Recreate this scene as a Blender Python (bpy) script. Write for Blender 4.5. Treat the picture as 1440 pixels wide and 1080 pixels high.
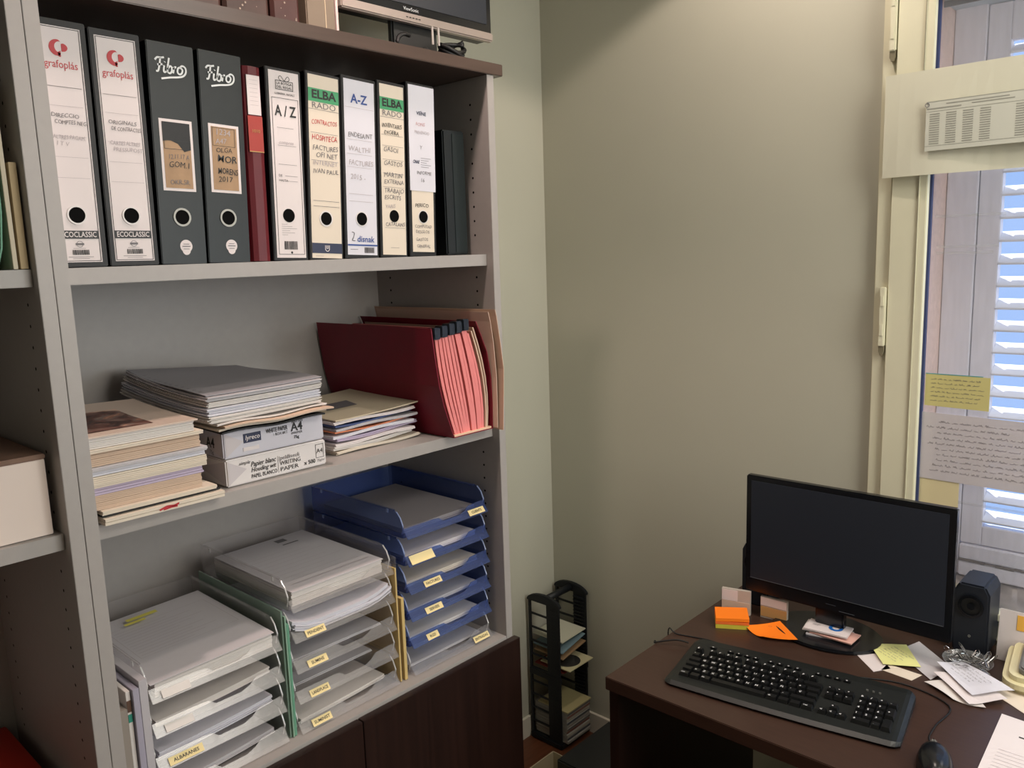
import bpy, bmesh, math, random
from mathutils import Vector, Matrix
random.seed(7)
R_ = random.Random(11)
scene = bpy.context.scene
for o in list(bpy.data.objects):
    bpy.data.objects.remove(o)
COL = scene.collection
PI = math.pi

# ------------------------------------------------------------------ camera, world, lights, exposure
cam_data = bpy.data.cameras.new('camera')
cam = bpy.data.objects.new('camera', cam_data); COL.objects.link(cam)
yaw, pitch, roll = 0.823517, 0.158462, -0.032761
fw = Vector((math.sin(yaw)*math.cos(pitch), math.cos(yaw)*math.cos(pitch), -math.sin(pitch)))
rt = Vector((math.cos(yaw), -math.sin(yaw), 0)); up = rt.cross(fw)
r2 = math.cos(roll)*rt + math.sin(roll)*up; u2 = -math.sin(roll)*rt + math.cos(roll)*up
Mx = Matrix((r2, u2, -fw)).transposed().to_4x4(); Mx.translation = (-1.35601, -1.30176, 1.65297)
cam.matrix_world = Mx
cam_data.sensor_width = 36; cam_data.lens = 1152.328/1440*36; cam_data.clip_start = .05
scene.camera = cam

scene.view_settings.view_transform = 'Standard'; scene.view_settings.look = 'None'
scene.view_settings.gamma = 1; scene.view_settings.use_curve_mapping = False
scene.view_settings.exposure = 0.0
scene.cycles.transparent_max_bounces = 24

world = bpy.data.worlds.new('world'); scene.world = world; world.use_nodes = True
bg = world.node_tree.nodes['Background']; bg.inputs[0].default_value = (.36, .57, 1, 1); bg.inputs[1].default_value = 1.15

def light(name, kind, loc, energy, color, size=.1, rot=(0, 0, 0), **kw):
    d = bpy.data.lights.new(name, kind); d.energy = energy; d.color = color
    if kind == 'AREA': d.shape = 'RECTANGLE'; d.size = size; d.size_y = kw.pop('size_y', size)
    elif kind == 'SUN': d.angle = size
    else: d.shadow_soft_size = size
    for k, v in kw.items(): setattr(d, k, v)
    o = bpy.data.objects.new(name, d); COL.objects.link(o); o.location = loc; o.rotation_euler = rot
    return o
light('sun', 'SUN', (4, -3, 5), 9.0, (1, .97, .92), .01, (math.radians(-24), math.radians(17), 0))
light('ceiling_spot_lamp', 'SPOT', (.34, -.46, 2.645), 25, (1, .84, .74), .03, (0, 0, 0), spot_size=math.radians(129), spot_blend=.16)
light('ceiling_spot_lamp', 'SPOT', (-.50, -.17, 2.645), 46, (1, .78, .70), .05, (0, 0, 0), spot_size=math.radians(108), spot_blend=.5)
light('added_ceiling_fill', 'AREA', (.05, -1.75, 2.63), 18, (1, .95, .86), .6, (0, 0, 0), size_y=.6)  # unseen overhead area light, added as ambient fill for the room
fl_ = light('added_rear_fill', 'AREA', (-.22, -2.75, 1.9), 26, (1, .97, .90), .9, (0, 0, 0), size_y=1.2)  # added fill from behind the camera for the right wall; no doorway there
fl_.rotation_euler = (Vector((.35, 0, 1.15))-fl_.location).to_track_quat('-Z', 'Y').to_euler()
light('added_daylight_fill', 'AREA', (.66, -2.45, 1.55), 26, (.80, .92, 1), .9, (0, math.radians(90), math.radians(-28)), size_y=1.0)  # added cool fill from the right; no second window is built
pl = light('window_daylight_portal', 'AREA', (.74, -1.18, 1.5), 1, (1, 1, 1), 1.35, (0, math.radians(90), 0), size_y=.95)
pl.data.cycles.is_portal = True

# ------------------------------------------------------------------ materials
def lin(h):
    h = h.lstrip('#'); c = [int(h[i:i+2], 16)/255 for i in (0, 2, 4)]
    return tuple((x/12.92 if x <= .04045 else ((x+.055)/1.055)**2.4) for x in c)+(1,)
MATS = {}
def mat(name, col, rough=.6, spec=.5, metal=0, noise=0, scale=20, stretch=(1, 1, 1), bump=0, emit=None, coat=0):
    if name in MATS: return MATS[name]
    m = bpy.data.materials.new(name); m.use_nodes = True; MATS[name] = m
    nt = m.node_tree; b = nt.nodes['Principled BSDF']
    c = lin(col) if isinstance(col, str) else tuple(col)+(1,)
    b.inputs['Base Color'].default_value = c; b.inputs['Roughness'].default_value = rough
    b.inputs['Specular IOR Level'].default_value = spec; b.inputs['Metallic'].default_value = metal
    b.inputs['Coat Weight'].default_value = coat
    if noise or bump:
        tc = nt.nodes.new('ShaderNodeTexCoord'); mp = nt.nodes.new('ShaderNodeMapping'); nz = nt.nodes.new('ShaderNodeTexNoise')
        mp.inputs['Scale'].default_value = stretch; nz.inputs['Scale'].default_value = scale; nz.inputs['Detail'].default_value = 5
        nt.links.new(tc.outputs['Object'], mp.inputs[0]); nt.links.new(mp.outputs[0], nz.inputs['Vector'])
        if noise:
            rp = nt.nodes.new('ShaderNodeMapRange'); rp.inputs[1].default_value = .3; rp.inputs[2].default_value = .7
            rp.inputs[3].default_value = 1-noise; rp.inputs[4].default_value = 1+noise
            mx = nt.nodes.new('ShaderNodeVectorMath'); mx.operation = 'SCALE'; mx.inputs[0].default_value = c[:3]
            nt.links.new(nz.outputs[0], rp.inputs[0]); nt.links.new(rp.outputs[0], mx.inputs['Scale']); nt.links.new(mx.outputs[0], b.inputs['Base Color'])
        if bump:
            bp = nt.nodes.new('ShaderNodeBump'); bp.inputs['Strength'].default_value = bump; bp.inputs['Distance'].default_value = .002
            nt.links.new(nz.outputs[0], bp.inputs['Height']); nt.links.new(bp.outputs[0], b.inputs['Normal'])
    return m
def clear_plastic(name, tint, transp=.7, diff=(.6, .6, .6), rough=.28):
    if name in MATS: return MATS[name]
    m = bpy.data.materials.new(name); m.use_nodes = True; MATS[name] = m
    nt = m.node_tree; nt.nodes.remove(nt.nodes['Principled BSDF']); out = nt.nodes['Material Output']
    t = nt.nodes.new('ShaderNodeBsdfTransparent'); t.inputs[0].default_value = tuple(tint)+(1,)
    g = nt.nodes.new('ShaderNodeBsdfGlossy'); g.inputs['Roughness'].default_value = rough; g.inputs[0].default_value = (1, 1, 1, 1)
    d = nt.nodes.new('ShaderNodeBsdfDiffuse'); d.inputs[0].default_value = tuple(diff)+(1,)
    lw = nt.nodes.new('ShaderNodeLayerWeight'); lw.inputs[0].default_value = .5
    pw = nt.nodes.new('ShaderNodeMath'); pw.operation = 'POWER'; pw.inputs[1].default_value = 4; nt.links.new(lw.outputs['Facing'], pw.inputs[0])
    f = nt.nodes.new('ShaderNodeMath'); f.operation = 'MULTIPLY_ADD'; f.inputs[1].default_value = .55; f.inputs[2].default_value = .05; nt.links.new(pw.outputs[0], f.inputs[0])
    a = nt.nodes.new('ShaderNodeMixShader'); a.inputs[0].default_value = transp
    nt.links.new(d.outputs[0], a.inputs[1]); nt.links.new(t.outputs[0], a.inputs[2])
    c = nt.nodes.new('ShaderNodeMixShader'); nt.links.new(f.outputs[0], c.inputs[0])
    nt.links.new(a.outputs[0], c.inputs[1]); nt.links.new(g.outputs[0], c.inputs[2]); nt.links.new(c.outputs[0], out.inputs[0])
    return m
lam = mat('grey laminate', '#A39D99', .42, .4, noise=.02, scale=60)
wenge = mat('wenge veneer', '#24140F', .4, .5, noise=.25, scale=9, stretch=(9, 9, .35), bump=.05)
wenge_top = mat('wenge board', '#4F3E37', .3, .5, noise=.1, scale=14, stretch=(.5, 6, 6))
deskm = mat('dark brown desk veneer', '#3D2A22', .36, .5, noise=.12, scale=30, stretch=(6, .5, 6))
wallm = mat('greige wall paint', '#BAB8A8', .85, .2, noise=.015, scale=4, bump=.03)
ceilm = mat('white ceiling paint', '#D8D4CA', .9, .2, noise=.01, scale=5)
floorm = mat('reddish brown wood floor', '#5B3420', .4, .5, noise=.2, scale=12, stretch=(1, 8, 1))
cream_paint = mat('cream window paint', '#DCD8BE', .5, .4, noise=.03, scale=8)
white_paint = mat('white skirting paint', '#D6D0C0', .5, .4, noise=.02, scale=8)
gasketm = mat('dark blue gasket', '#2F3A66', .5)
plaster = mat('pink exterior plaster', '#DDBFB2', .95, .1, noise=.08, scale=60, bump=.4)
shutm = mat('weathered white shutter paint', '#E6E3E8', .6, .3, noise=.05, scale=12, stretch=(1, 6, 1))
slatm = mat('white shutter slat paint', '#EDEEF2', .6, .3, noise=.03, scale=12)
ledgem = mat('dusty grey ledge', '#8A8178', .95, .1, noise=.3, scale=14, bump=.5)
paper = mat('white paper', '#DAD3CE', .8, .2, noise=.02, scale=30)
paper2 = mat('cool grey paper', '#BDB9BC', .8, .2, noise=.03, scale=20)
paper3 = mat('cream paper', '#DACDBC', .8, .2, noise=.03, scale=20)
paper4 = mat('warm beige paper', '#CDB39E', .8, .2, noise=.04, scale=20)
lilac = mat('lilac paper', '#BFB0C6', .8, .2)
blackm = mat('black plastic', '#141516', .45, .5, noise=.1, scale=80)
blackg = mat('gloss black plastic', '#121418', .22, .5)
keym = mat('black key plastic', '#0E0F10', .4, .5)
kbm = mat('charcoal keyboard plastic', '#171A19', .4, .5, noise=.05, scale=120)
screenm = mat('dark matt screen', '#272C36', .38, .5)  # bluish tone of a reflection put into the screen colour
legendm = mat('white legend ink', '#E8E8E8', .5)
blackcard = mat('black marbled card', '#120F10', .5, .4, noise=.3, scale=90)
fibrocard = mat('black green card', '#0F1415', .42, .4, noise=.15, scale=60)
labelw = mat('white spine label', '#DDD3D2', .55, .3, noise=.01, scale=10)
labelc = mat('cream spine label', '#DCCFBE', .55, .3, noise=.02, scale=10)
labelb = mat('bluish white spine label', '#D5D3DB', .55, .3, noise=.02, scale=10)
inkred = mat('red print', '#B8222C', .5)
inkblack = mat('black print', '#171414', .5)
inkgrey = mat('grey print', '#6E6A6C', .6)
inklight = mat('pale grey print', '#AFA6A8', .6)
inkblue = mat('blue print', '#27478C', .5)
inknavy = mat('navy print', '#222846', .5)
inkgreen = mat('green print', '#3F9A66', .5)
kraft = mat('brown kraft label', '#A98A6B', .6, .3, noise=.12, scale=30)
chrome = mat('nickel ring', '#A9A9A2', .45, .5)
holem = mat('black finger hole', '#050505', .8, .1)
redcl = mat('dark red binder cloth', '#5E101B', .45, .4, noise=.06, scale=60)
redcl2 = mat('orange red label', '#A32A1C', .5)
redfile = mat('crimson file card', '#780B25', .5, .4, noise=.05, scale=30)
pinkm = mat('salmon pink divider', '#E58886', .7, .2, noise=.04, scale=30)
manila = mat('manila folder card', '#CDB09A', .7, .2, noise=.05, scale=14)
cream_f = mat('yellow cream folder card', '#CDB277', .7, .2, noise=.04, scale=14)
green_f = mat('green plastic folder', '#8FB09B', .4, .4)
green_d = mat('dark green folder card', '#6A9E84', .5, .3)
orange = mat('neon orange paper', '#FF8420', .7, .2)
yellow = mat('pale yellow paper', '#DDDC93', .7, .2)
stickerm = mat('cream sticker', '#EBD69E', .6, .2)
silver = mat('silver bezel', '#A89A92', .35, .5, metal=.2)
cream_p = mat('cream plastic', '#D6CDA4', .4, .5)
grey_p = mat('grey plastic', '#73726C', .4, .5)
leather = mat('dark red brown leather', '#46302A', .4, .5, noise=.25, scale=20)
tray_clear = clear_plastic('clear tray plastic', (.97, .96, .96), .93, (.55, .53, .53))
tray_blue = clear_plastic('blue tray plastic', (.50, .62, .92), .74, (.08, .12, .28))
clear_plastic('painted clear glint', (1, 1, 1), .45, (.85, .84, .83), .1); clear_plastic('painted blue glint', (.6, .7, 1), .4, (.42, .52, .78), .1)  # rims made paler, painting in the bright edges of the plastic
tray_green = clear_plastic('clear green folder film', (.72, .84, .75), .5, (.3, .42, .34))
film = clear_plastic('clear film', (.97, .97, .97), .9, (.8, .8, .8), .1)
glassm = clear_plastic('window glass', (.97, .98, 1), .93, (.9, .88, .92), .02)  # diffuse dust haze mixed in to lighten the shutter behind
sheet_film = clear_plastic('translucent paper', (.85, .83, .68), .12, (.74, .72, .58), .4)
note_tr = clear_plastic('translucent pinkish note paper', (.8, .76, .78), .2, (.66, .62, .64), .5)
cablem = mat('black cable', '#0A0A0A', .5)

# ------------------------------------------------------------------ helpers
def empty(name, loc=(0, 0, 0), rz=0, label=None, cat=None, group=None, rx=0, ry=0, kind=None):
    o = bpy.data.objects.new(name, None); COL.objects.link(o); o.location = loc; o.rotation_euler = (rx, ry, rz)
    o.empty_display_size = .05
    tag(o, label, cat, group, kind); return o
def tag(o, label=None, cat=None, group=None, kind=None):
    if label: o['label'] = label
    if cat: o['category'] = cat
    if group: o['group'] = group
    if kind: o['kind'] = kind
    return o
def link(name, me, m, parent=None, smooth=False):
    o = bpy.data.objects.new(name, me); COL.objects.link(o)
    if m is not None and not me.materials: me.materials.append(m)
    if parent is not None: o.parent = parent
    if parent is not None and name in STUFF: o['kind'] = 'stuff'
    if smooth:
        for p in me.polygons: p.use_smooth = True
    return o
STUFF = {'printed_lines', 'key_legends', 'peg_holes', 'corner_rim', 'handwriting', 'worn_flecks', 'barcode', 'punch_marks', 'dirt_seam', 'control_icon'}
class MB:
    def __init__(s): s.v = []; s.f = []
    def add(s, vs, fs):
        n = len(s.v); s.v += [tuple(v) for v in vs]; s.f += [tuple(i+n for i in f) for f in fs]; return s
    def box(s, x0, y0, z0, x1, y1, z1, M=None):
        vs = [(x, y, z) for z in (z0, z1) for y in (y0, y1) for x in (x0, x1)]
        if M: vs = [M @ Vector(v) for v in vs]
        return s.add(vs, [(0, 2, 3, 1), (4, 5, 7, 6), (0, 1, 5, 4), (2, 6, 7, 3), (0, 4, 6, 2), (1, 3, 7, 5)])
    def prism(s, pts, axis, a, b):
        """pts 2d polygon, extruded along axis from a to b. axis x: pts=(y,z); y: (x,z); z: (x,y)"""
        def w(p, t): return (t, p[0], p[1]) if axis == 'x' else ((p[0], t, p[1]) if axis == 'y' else (p[0], p[1], t))
        n = len(pts); vs = [w(p, a) for p in pts]+[w(p, b) for p in pts]
        fs = [tuple(range(n)), tuple(range(2*n-1, n-1, -1))]+[(i, (i+1) % n, n+(i+1) % n, n+i) for i in range(n)]
        return s.add(vs, fs)
    def tube(s, pts, r, n=8, close=False):
        P = [Vector(p) for p in pts]; N = len(P); vs = []; fs = []
        for i, p in enumerate(P):
            t = (P[min(i+1, N-1)]-P[max(i-1, 0)]).normalized()
            a = t.cross(Vector((0, 0, 1)));
            if a.length < 1e-3: a = t.cross(Vector((1, 0, 0)))
            a.normalize(); b = t.cross(a)
            rr = r[i] if isinstance(r, (list, tuple)) else r
            for k in range(n):
                an = 2*PI*k/n; vs.append(p+rr*(math.cos(an)*a+math.sin(an)*b))
        for i in range(N-1):
            for k in range(n): fs.append((i*n+k, i*n+(k+1) % n, (i+1)*n+(k+1) % n, (i+1)*n+k))
        fs.append(tuple(range(n-1, -1, -1))); fs.append(tuple((N-1)*n+k for k in range(n)))
        return s.add(vs, fs)
    def ring(s, c, r0, r1, U, V, d=0, n=28, a0=0, a1=2*PI):
        """flat annulus with thickness d along U x V"""
        c = Vector(c); U = Vector(U); V = Vector(V); N = U.cross(V); full = abs(a1-a0-2*PI) < 1e-6
        m = n if full else n+1; vs = []
        for k in range(m):
            a = a0+(a1-a0)*k/n; e = math.cos(a)*U+math.sin(a)*V
            vs += [c+r0*e, c+r1*e, c+r1*e+N*d, c+r0*e+N*d]
        fs = []
        for k in range(n):
            i = 4*k; j = 4*((k+1) % m)
            for q in range(4): fs.append((i+q, i+(q+1) % 4, j+(q+1) % 4, j+q))
        return s.add(vs, fs)
    def disc(s, c, r, U, V, d=0, n=24, sx=1):
        c = Vector(c); U = Vector(U); V = Vector(V); N = U.cross(V)
        vs = [c+r*sx*math.cos(2*PI*k/n)*U+r*math.sin(2*PI*k/n)*V for k in range(n)]
        if d == 0: return s.add(vs, [tuple(range(n))])
        vs += [v+N*d for v in vs]
        return s.add(vs, [tuple(range(n-1, -1, -1)), tuple(range(n, 2*n))]+[(k, (k+1) % n, n+(k+1) % n, n+k) for k in range(n)])
    def build(s, name, m, parent=None, bevel=0, smooth=False, seg=2):
        me = bpy.data.meshes.new(name); me.from_pydata(s.v, [], s.f); me.update()
        bm = bmesh.new(); bm.from_mesh(me); bmesh.ops.recalc_face_normals(bm, faces=bm.faces)
        if bevel: bmesh.ops.bevel(bm, geom=[e for e in bm.edges if len(e.link_faces) == 2 and e.calc_face_angle(0) > .6], offset=bevel, segments=seg, affect='EDGES', clamp_overlap=True)
        bm.to_mesh(me); bm.free()
        return link(name, me, m, parent, smooth)
X3, Y3, Z3 = Vector((1, 0, 0)), Vector((0, 1, 0)), Vector((0, 0, 1))
FR = (X3, Z3)                         # plane facing -y
UPP = (X3, Y3)                        # plane facing up
def rotz(a): return (Vector((math.cos(a), math.sin(a), 0)), Vector((-math.sin(a), math.cos(a), 0)))
def text(s, size, o, pl, m, parent, align='LEFT', shear=0, bold=0, name='printed_text', wob=0, sx=1, maxw=None, thick=.0004):
    cu = bpy.data.curves.new('t', 'FONT'); cu.body = s; cu.size = size; cu.align_x = align; cu.shear = shear; cu.offset = bold*size
    cu.resolution_u = 2
    t = bpy.data.objects.new('t', cu); COL.objects.link(t); bpy.context.view_layer.update()
    me = bpy.data.meshes.new_from_object(t); bpy.data.objects.remove(t); me.name = name
    if not me.vertices: return None
    xs = [v.co.x for v in me.vertices]; w = max(xs)-min(xs)
    k = sx if not maxw or w*sx <= maxw else maxw/w
    U, V = Vector(pl[0]), Vector(pl[1]); N = U.cross(V); O = Vector(o)+N*thick
    for v in me.vertices:
        x, y = v.co.x*k, v.co.y
        if wob: y += wob*size*math.sin(x/size*2.1+size*900); x += wob*size*.4*math.sin(v.co.y/size*5)
        v.co = O+x*U+y*V
    me.materials.clear()
    return link(name, me, m, parent)
def rects(rs, o, pl, m, parent, name='printed_lines', lift=.0003):
    U, V = Vector(pl[0]), Vector(pl[1]); N = U.cross(V); O = Vector(o)+N*lift; mb = MB()
    for a, b, c, d in rs:
        mb.add([O+U*a+V*b, O+U*c+V*b, O+U*c+V*d, O+U*a+V*d], [(0, 1, 2, 3)])
    me = bpy.data.meshes.new(name); me.from_pydata(mb.v, [], mb.f); me.update()
    return link(name, me, m, parent)
def strokes(ls, w, o, pl, m, parent, name='handwriting', lift=.0004, smooth=True):
    U, V = Vector(pl[0]), Vector(pl[1]); N = U.cross(V); O = Vector(o)+N*lift; mb = MB()
    for L in ls:
        P = [Vector((p[0], p[1])) for p in L]
        if smooth and len(P) > 2:
            Q = []
            for i in range(len(P)-1):
                a, b, c, d = P[max(i-1, 0)], P[i], P[i+1], P[min(i+2, len(P)-1)]
                for k in range(5):
                    t = k/5; Q.append(.5*((2*b)+(c-a)*t+(2*a-5*b+4*c-d)*t*t+(3*b-a-3*c+d)*t**3))
            Q.append(P[-1]); P = Q
        vs = []
        for i, q in enumerate(P):
            t = P[min(i+1, len(P)-1)]-P[max(i-1, 0)]
            if t.length < 1e-9: t = Vector((1, 0))
            t.normalize(); n = Vector((-t.y, t.x))*w/2
            vs += [O+U*(q+n).x+V*(q+n).y, O+U*(q-n).x+V*(q-n).y]
        mb.add(vs, [(2*i, 2*i+1, 2*i+3, 2*i+2) for i in range(len(P)-1)])
    me = bpy.data.meshes.new(name); me.from_pydata(mb.v, [], mb.f); me.update()
    return link(name, me, m, parent)
def scribble(x0, y0, w, h, rnd):
    """a run of illegible small handwriting as one polyline set"""
    out = []; x = x0
    while x < x0+w:
        n = rnd.randint(3, 7); L = []
        for k in range(n*2):
            L.append((x, y0+h*(rnd.random() if k % 2 else rnd.random()*.3))); x += h*.32
        out.append(L); x += h*.55
    return out
def slab(w, d, t, m, name, parent=None, zf=None, layers=1, jit=.0, rnd=None, nx=8, ny=8, corner=0):
    """sheet or pack of sheets: layers of thin plates with curl zf(u,v), each one slightly shifted; local x0..w, y0..d"""
    mb = MB(); rnd = rnd or R_
    for L in range(layers):
        ox, oy = (rnd.uniform(-jit, jit), rnd.uniform(-jit, jit)) if layers > 1 else (0, 0)
        za, zb = t*L/layers, t*(L+1)/layers - (t/layers*.12 if layers > 1 else 0)
        vs = []
        for top in (0, 1):
            for j in range(ny+1):
                for i in range(nx+1):
                    u, v = i/nx, j/ny; z = zf(u, v) if zf else 0
                    vs.append((u*w+ox, v*d+oy, z+(zb if top else za)))
        n = (nx+1)*(ny+1); fs = []
        idx = lambda i, j, k: k*n+j*(nx+1)+i
        for j in range(ny):
            for i in range(nx):
                fs.append((idx(i, j, 1), idx(i+1, j, 1), idx(i+1, j+1, 1), idx(i, j+1, 1)))
                fs.append((idx(i, j, 0), idx(i, j+1, 0), idx(i+1, j+1, 0), idx(i+1, j, 0)))
        for i in range(nx):
            fs.append((idx(i, 0, 0), idx(i+1, 0, 0), idx(i+1, 0, 1), idx(i, 0, 1)))
            fs.append((idx(i, ny, 0), idx(i, ny, 1), idx(i+1, ny, 1), idx(i+1, ny, 0)))
        for j in range(ny):
            fs.append((idx(0, j, 0), idx(0, j, 1), idx(0, j+1, 1), idx(0, j+1, 0)))
            fs.append((idx(nx, j, 0), idx(nx, j+1, 0), idx(nx, j+1, 1), idx(nx, j, 1)))
        mb.add(vs, fs)
    me = bpy.data.meshes.new(name); me.from_pydata(mb.v, [], mb.f); me.update()
    return link(name, me, m, parent)
def sbox(name, b, m, kind='structure', parent=None):
    o = MB().box(*b).build(name, m, parent)
    if kind: o['kind'] = kind
    return o

# ------------------------------------------------------------------ room shell
FZ = .03
sbox('floor', (-3.2, -3.2, -.05, .95, .6, FZ), floorm)
sbox('ceiling', (-3.2, -3.2, 2.65, .95, .6, 2.75), ceilm)
sbox('wall_back', (-3.2, .435, FZ, .95, .6, 2.65), wallm)
sbox('wall_left', (-3.2, -3.2, FZ, -3.1, .435, 2.65), wallm)
sbox('wall_front', (-3.1, -3.2, FZ, .95, -3.1, 2.65), wallm)
WY0, WY1, WZ0, WZ1 = -1.75, -.615, .79, 2.28
wr = MB()
wr.box(.70, WY1, FZ, .95, .435, 2.65); wr.box(.70, -3.1, FZ, .95, WY0, 2.65)
wr.box(.70, WY0, FZ, .95, WY1, WZ0-.02); wr.box(.70, WY0, WZ1, .95, WY1, 2.65)
o = wr.build('wall_right', wallm); o['kind'] = 'structure'
sbox('trim_1', (.735, WY1-.083, WZ0, .949, WY1, WZ1), plaster)
sbox('trim_2', (.725, WY0, WZ0-.02, .99, WY1-.06, WZ0+.005), ledgem)
sbox('baseboard_back', (.05, .425, FZ, .69, .435, FZ+.07), white_paint)
sbox('baseboard_right', (.69, -.30, FZ, .70, .435, FZ+.07), white_paint)

# window casement (inside)
win = empty('window_1', (.70, WY1, WZ0), kind='structure')
w0 = Vector(win.location)
def wl(x0, y0, z0, x1, y1, z1): return (x0-w0.x, y0-w0.y, z0-w0.z, x1-w0.x, y1-w0.y, z1-w0.z)
f = MB(); f.box(*wl(.682, -.638, .77, .73, -.605, 2.30)); f.box(*wl(.682, WY0-.01, 2.25, .73, -.638, 2.30))
f.box(*wl(.682, WY0-.01, .735, .73, -.605, .785)); f.box(*wl(.682, WY0-.01, .785, .73, WY0+.03, 2.25)); f.build('window_frame', cream_paint, win, bevel=.002)
f = MB(); f.box(*wl(.672, -.716, .785, .715, -.639, 2.25)); f.box(*wl(.672, WY0+.03, 2.176, .715, -.716, 2.25))
f.box(*wl(.672, WY0+.03, .787, .715, -.716, .803)); f.box(*wl(.672, WY0+.03, .803, .715, WY0+.1, 2.176))
f.box(*wl(.668, -.700, .80, .673, -.697, 2.22)); f.build('sash_frame', cream_paint, win, bevel=.003)
f = MB(); f.box(*wl(.690, -.7215, .803, .700, -.7155, 2.176)); f.box(*wl(.690, WY0+.1, 2.1705, .700, -.7215, 2.176)); f.build('glazing_gasket', gasketm, win)
f = MB(); f.box(*wl(.697, WY0+.1, .803, .701, -.7215, 2.1705)); f.build('glass_pane', glassm, win)
for zc in (2.14, 1.47):
    h = MB().box(*wl(.664, -.637, zc-.065, .683, -.623, zc+.075)).build('hinge', cream_paint, win, bevel=.002)
    MB().box(*wl(.662, -.634, zc-.04, .665, -.626, zc-.012)).box(*wl(.662, -.634, zc+.03, .665, -.626, zc+.055)).build('hinge_plate', cream_paint, h, bevel=.001)
    MB().prism([(-.6365-w0.y+.0125*q[0], zc-.065-w0.z-.022*q[1]) for q in ((0, 0), (1, 0), (1, .6), (.7, 1), (.3, 1), (0, .6))], 'x', -.032, -.022).build('hinge_cap', mat('brown hinge cap', '#7E7660', .5), h)

# exterior shutter
sh = empty('louvered_shutter', (.90, -.72, .80), label='weathered white louvered shutter outside the window glass', cat='shutter')
s0 = Vector(sh.location)
def sl_(x0, y0, z0, x1, y1, z1): return (x0-s0.x, y0-s0.y, z0-s0.z, x1-s0.x, y1-s0.y, z1-s0.z)
SE = -1.74
MB().box(*sl_(.885, -.768, .80, .925, -.699, 2.19)).build('stile', shutm, sh, bevel=.002)
MB().box(*sl_(.890, -.818, .885, .920, -.770, 2.185)).build('stile', shutm, sh, bevel=.002)
MB().box(*sl_(.890, SE, .885, .920, SE+.07, 2.185)).build('stile', shutm, sh, bevel=.002)
MB().box(*sl_(.890, SE+.07, 2.10, .920, -.818, 2.185)).build('top_rail', shutm, sh, bevel=.002)
MB().box(*sl_(.890, SE+.07, .885, .920, -.818, .935)).build('bottom_rail', shutm, sh, bevel=.002)
MB().box(*sl_(.884, SE, .842, .924, -.770, .882)).build('bottom_rail', shutm, sh, bevel=.003)
MB().box(*sl_(.880, SE, .800, .926, -.770, .839)).build('bottom_rail', shutm, sh, bevel=.003)
cr = MB()
rr = random.Random(5); y = -.77
while y > SE:
    y2 = y-rr.uniform(.01, .03); cr.box(*sl_(.8795, y2, .8385+rr.uniform(-.002, .001), .884, y, .8425+rr.uniform(-.001, .002))); y = y2
cr.build('dirt_seam', mat('dirt', '#5E5650', .95, .1), sh)
slat_me = None
for k in range(22):
    zc = .958+k*.0535
    if slat_me is None:
        s = MB().box(-.003, -(-.818-SE-.07), -.020, .003, 0, .020).build('slat', slatm, sh, bevel=.001); slat_me = s.data
    else:
        s = bpy.data.objects.new('slat', slat_me); COL.objects.link(s); s.parent = sh
    s.location = (.906-s0.x, -.818-s0.y, zc-s0.z); s.rotation_euler = (0, math.radians(58), 0)
for z in (2.185,):
    MB().box(*sl_(.80, WY0, 2.187, .93, -.676, 2.235)).build('shutter_box', mat('pale blue aluminium', '#C3D0D6', .4), sh, bevel=.002)
    MB().box(*sl_(.795, WY0, 2.177, .80, -.676, 2.190)).build('shutter_box_edge', mat('grey mortar', '#84868A', .9), sh)

# ------------------------------------------------------------------ bookcases
def bookcase(x0, x1, label, doors, holes_right=True):
    """x0,x1 outer faces; y 0..0.428"""
    t = .021; b = empty('bookcase', (x0, 0, FZ), label=label, cat='bookcase')
    L = lambda X0, Y0, Z0, X1, Y1, Z1: (X0-x0, Y0, Z0-FZ, X1-x0, Y1, Z1-FZ)
    MB().box(*L(x0, 0, FZ, x0+t, .43, 2.041)).build('side_panel', lam, b, bevel=.0006)
    MB().box(*L(x1-t, 0, FZ, x1, .43, 2.041)).build('side_panel', lam, b, bevel=.0006)
    MB().box(*L(x0+t, .424, FZ+.06, x1-t, .43, 2.041)).build('back_panel', lam, b)
    for (za, zb, yf) in ((1.6265, 1.652, .02), (1.227, 1.252, .022), (.709, .7305, 0)):
        MB().box(*L(x0+t+.0005, yf, za, x1-t-.0005, .424, zb)).build('shelf', lam, b, bevel=.0006)
    MB().box(*L(x0+t, .04, FZ, x1-t, .055, FZ+.06)).build('plinth', wenge, b)
    xs = [x0+.002]+[x0+(x1-x0)*k/doors for k in range(1, doors)]+[x1+.006]
    for k in range(doors):
        MB().box(*L(xs[k]+.0012, -.0205, FZ+.06, xs[k+1]-.0012, -.0015, .7235)).build('door', wenge, b, bevel=.0008)
    h = MB()
    for X, s in ((x0+t, 1), (x1-t, -1)):
        for yy in (.055, .37):
            z = .80
            while z < 2.0:
                if min(abs(z-1.24), abs(z-1.64)) > .03: h.disc((X+s*.0003-x0, yy, z-FZ), .0028, Y3, Z3, n=8)
                z += .032
    h.build('peg_holes', holem, b)
    return b
bookcase(-.9215, .0212, 'right-hand grey laminate bookcase with binders, paper stacks and letter trays', 2)
bookcase(-1.8440, -.9225, 'left-hand grey laminate bookcase cut off by the left edge of the photo', 2)
tb = MB().box(-1.87, -.0045, 2.0415, .0475, .43, 2.0665).build('top_board', wenge_top, bevel=.0015)
tag(tb, 'long dark brown board lying across the tops of both bookcases', 'board')

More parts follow.
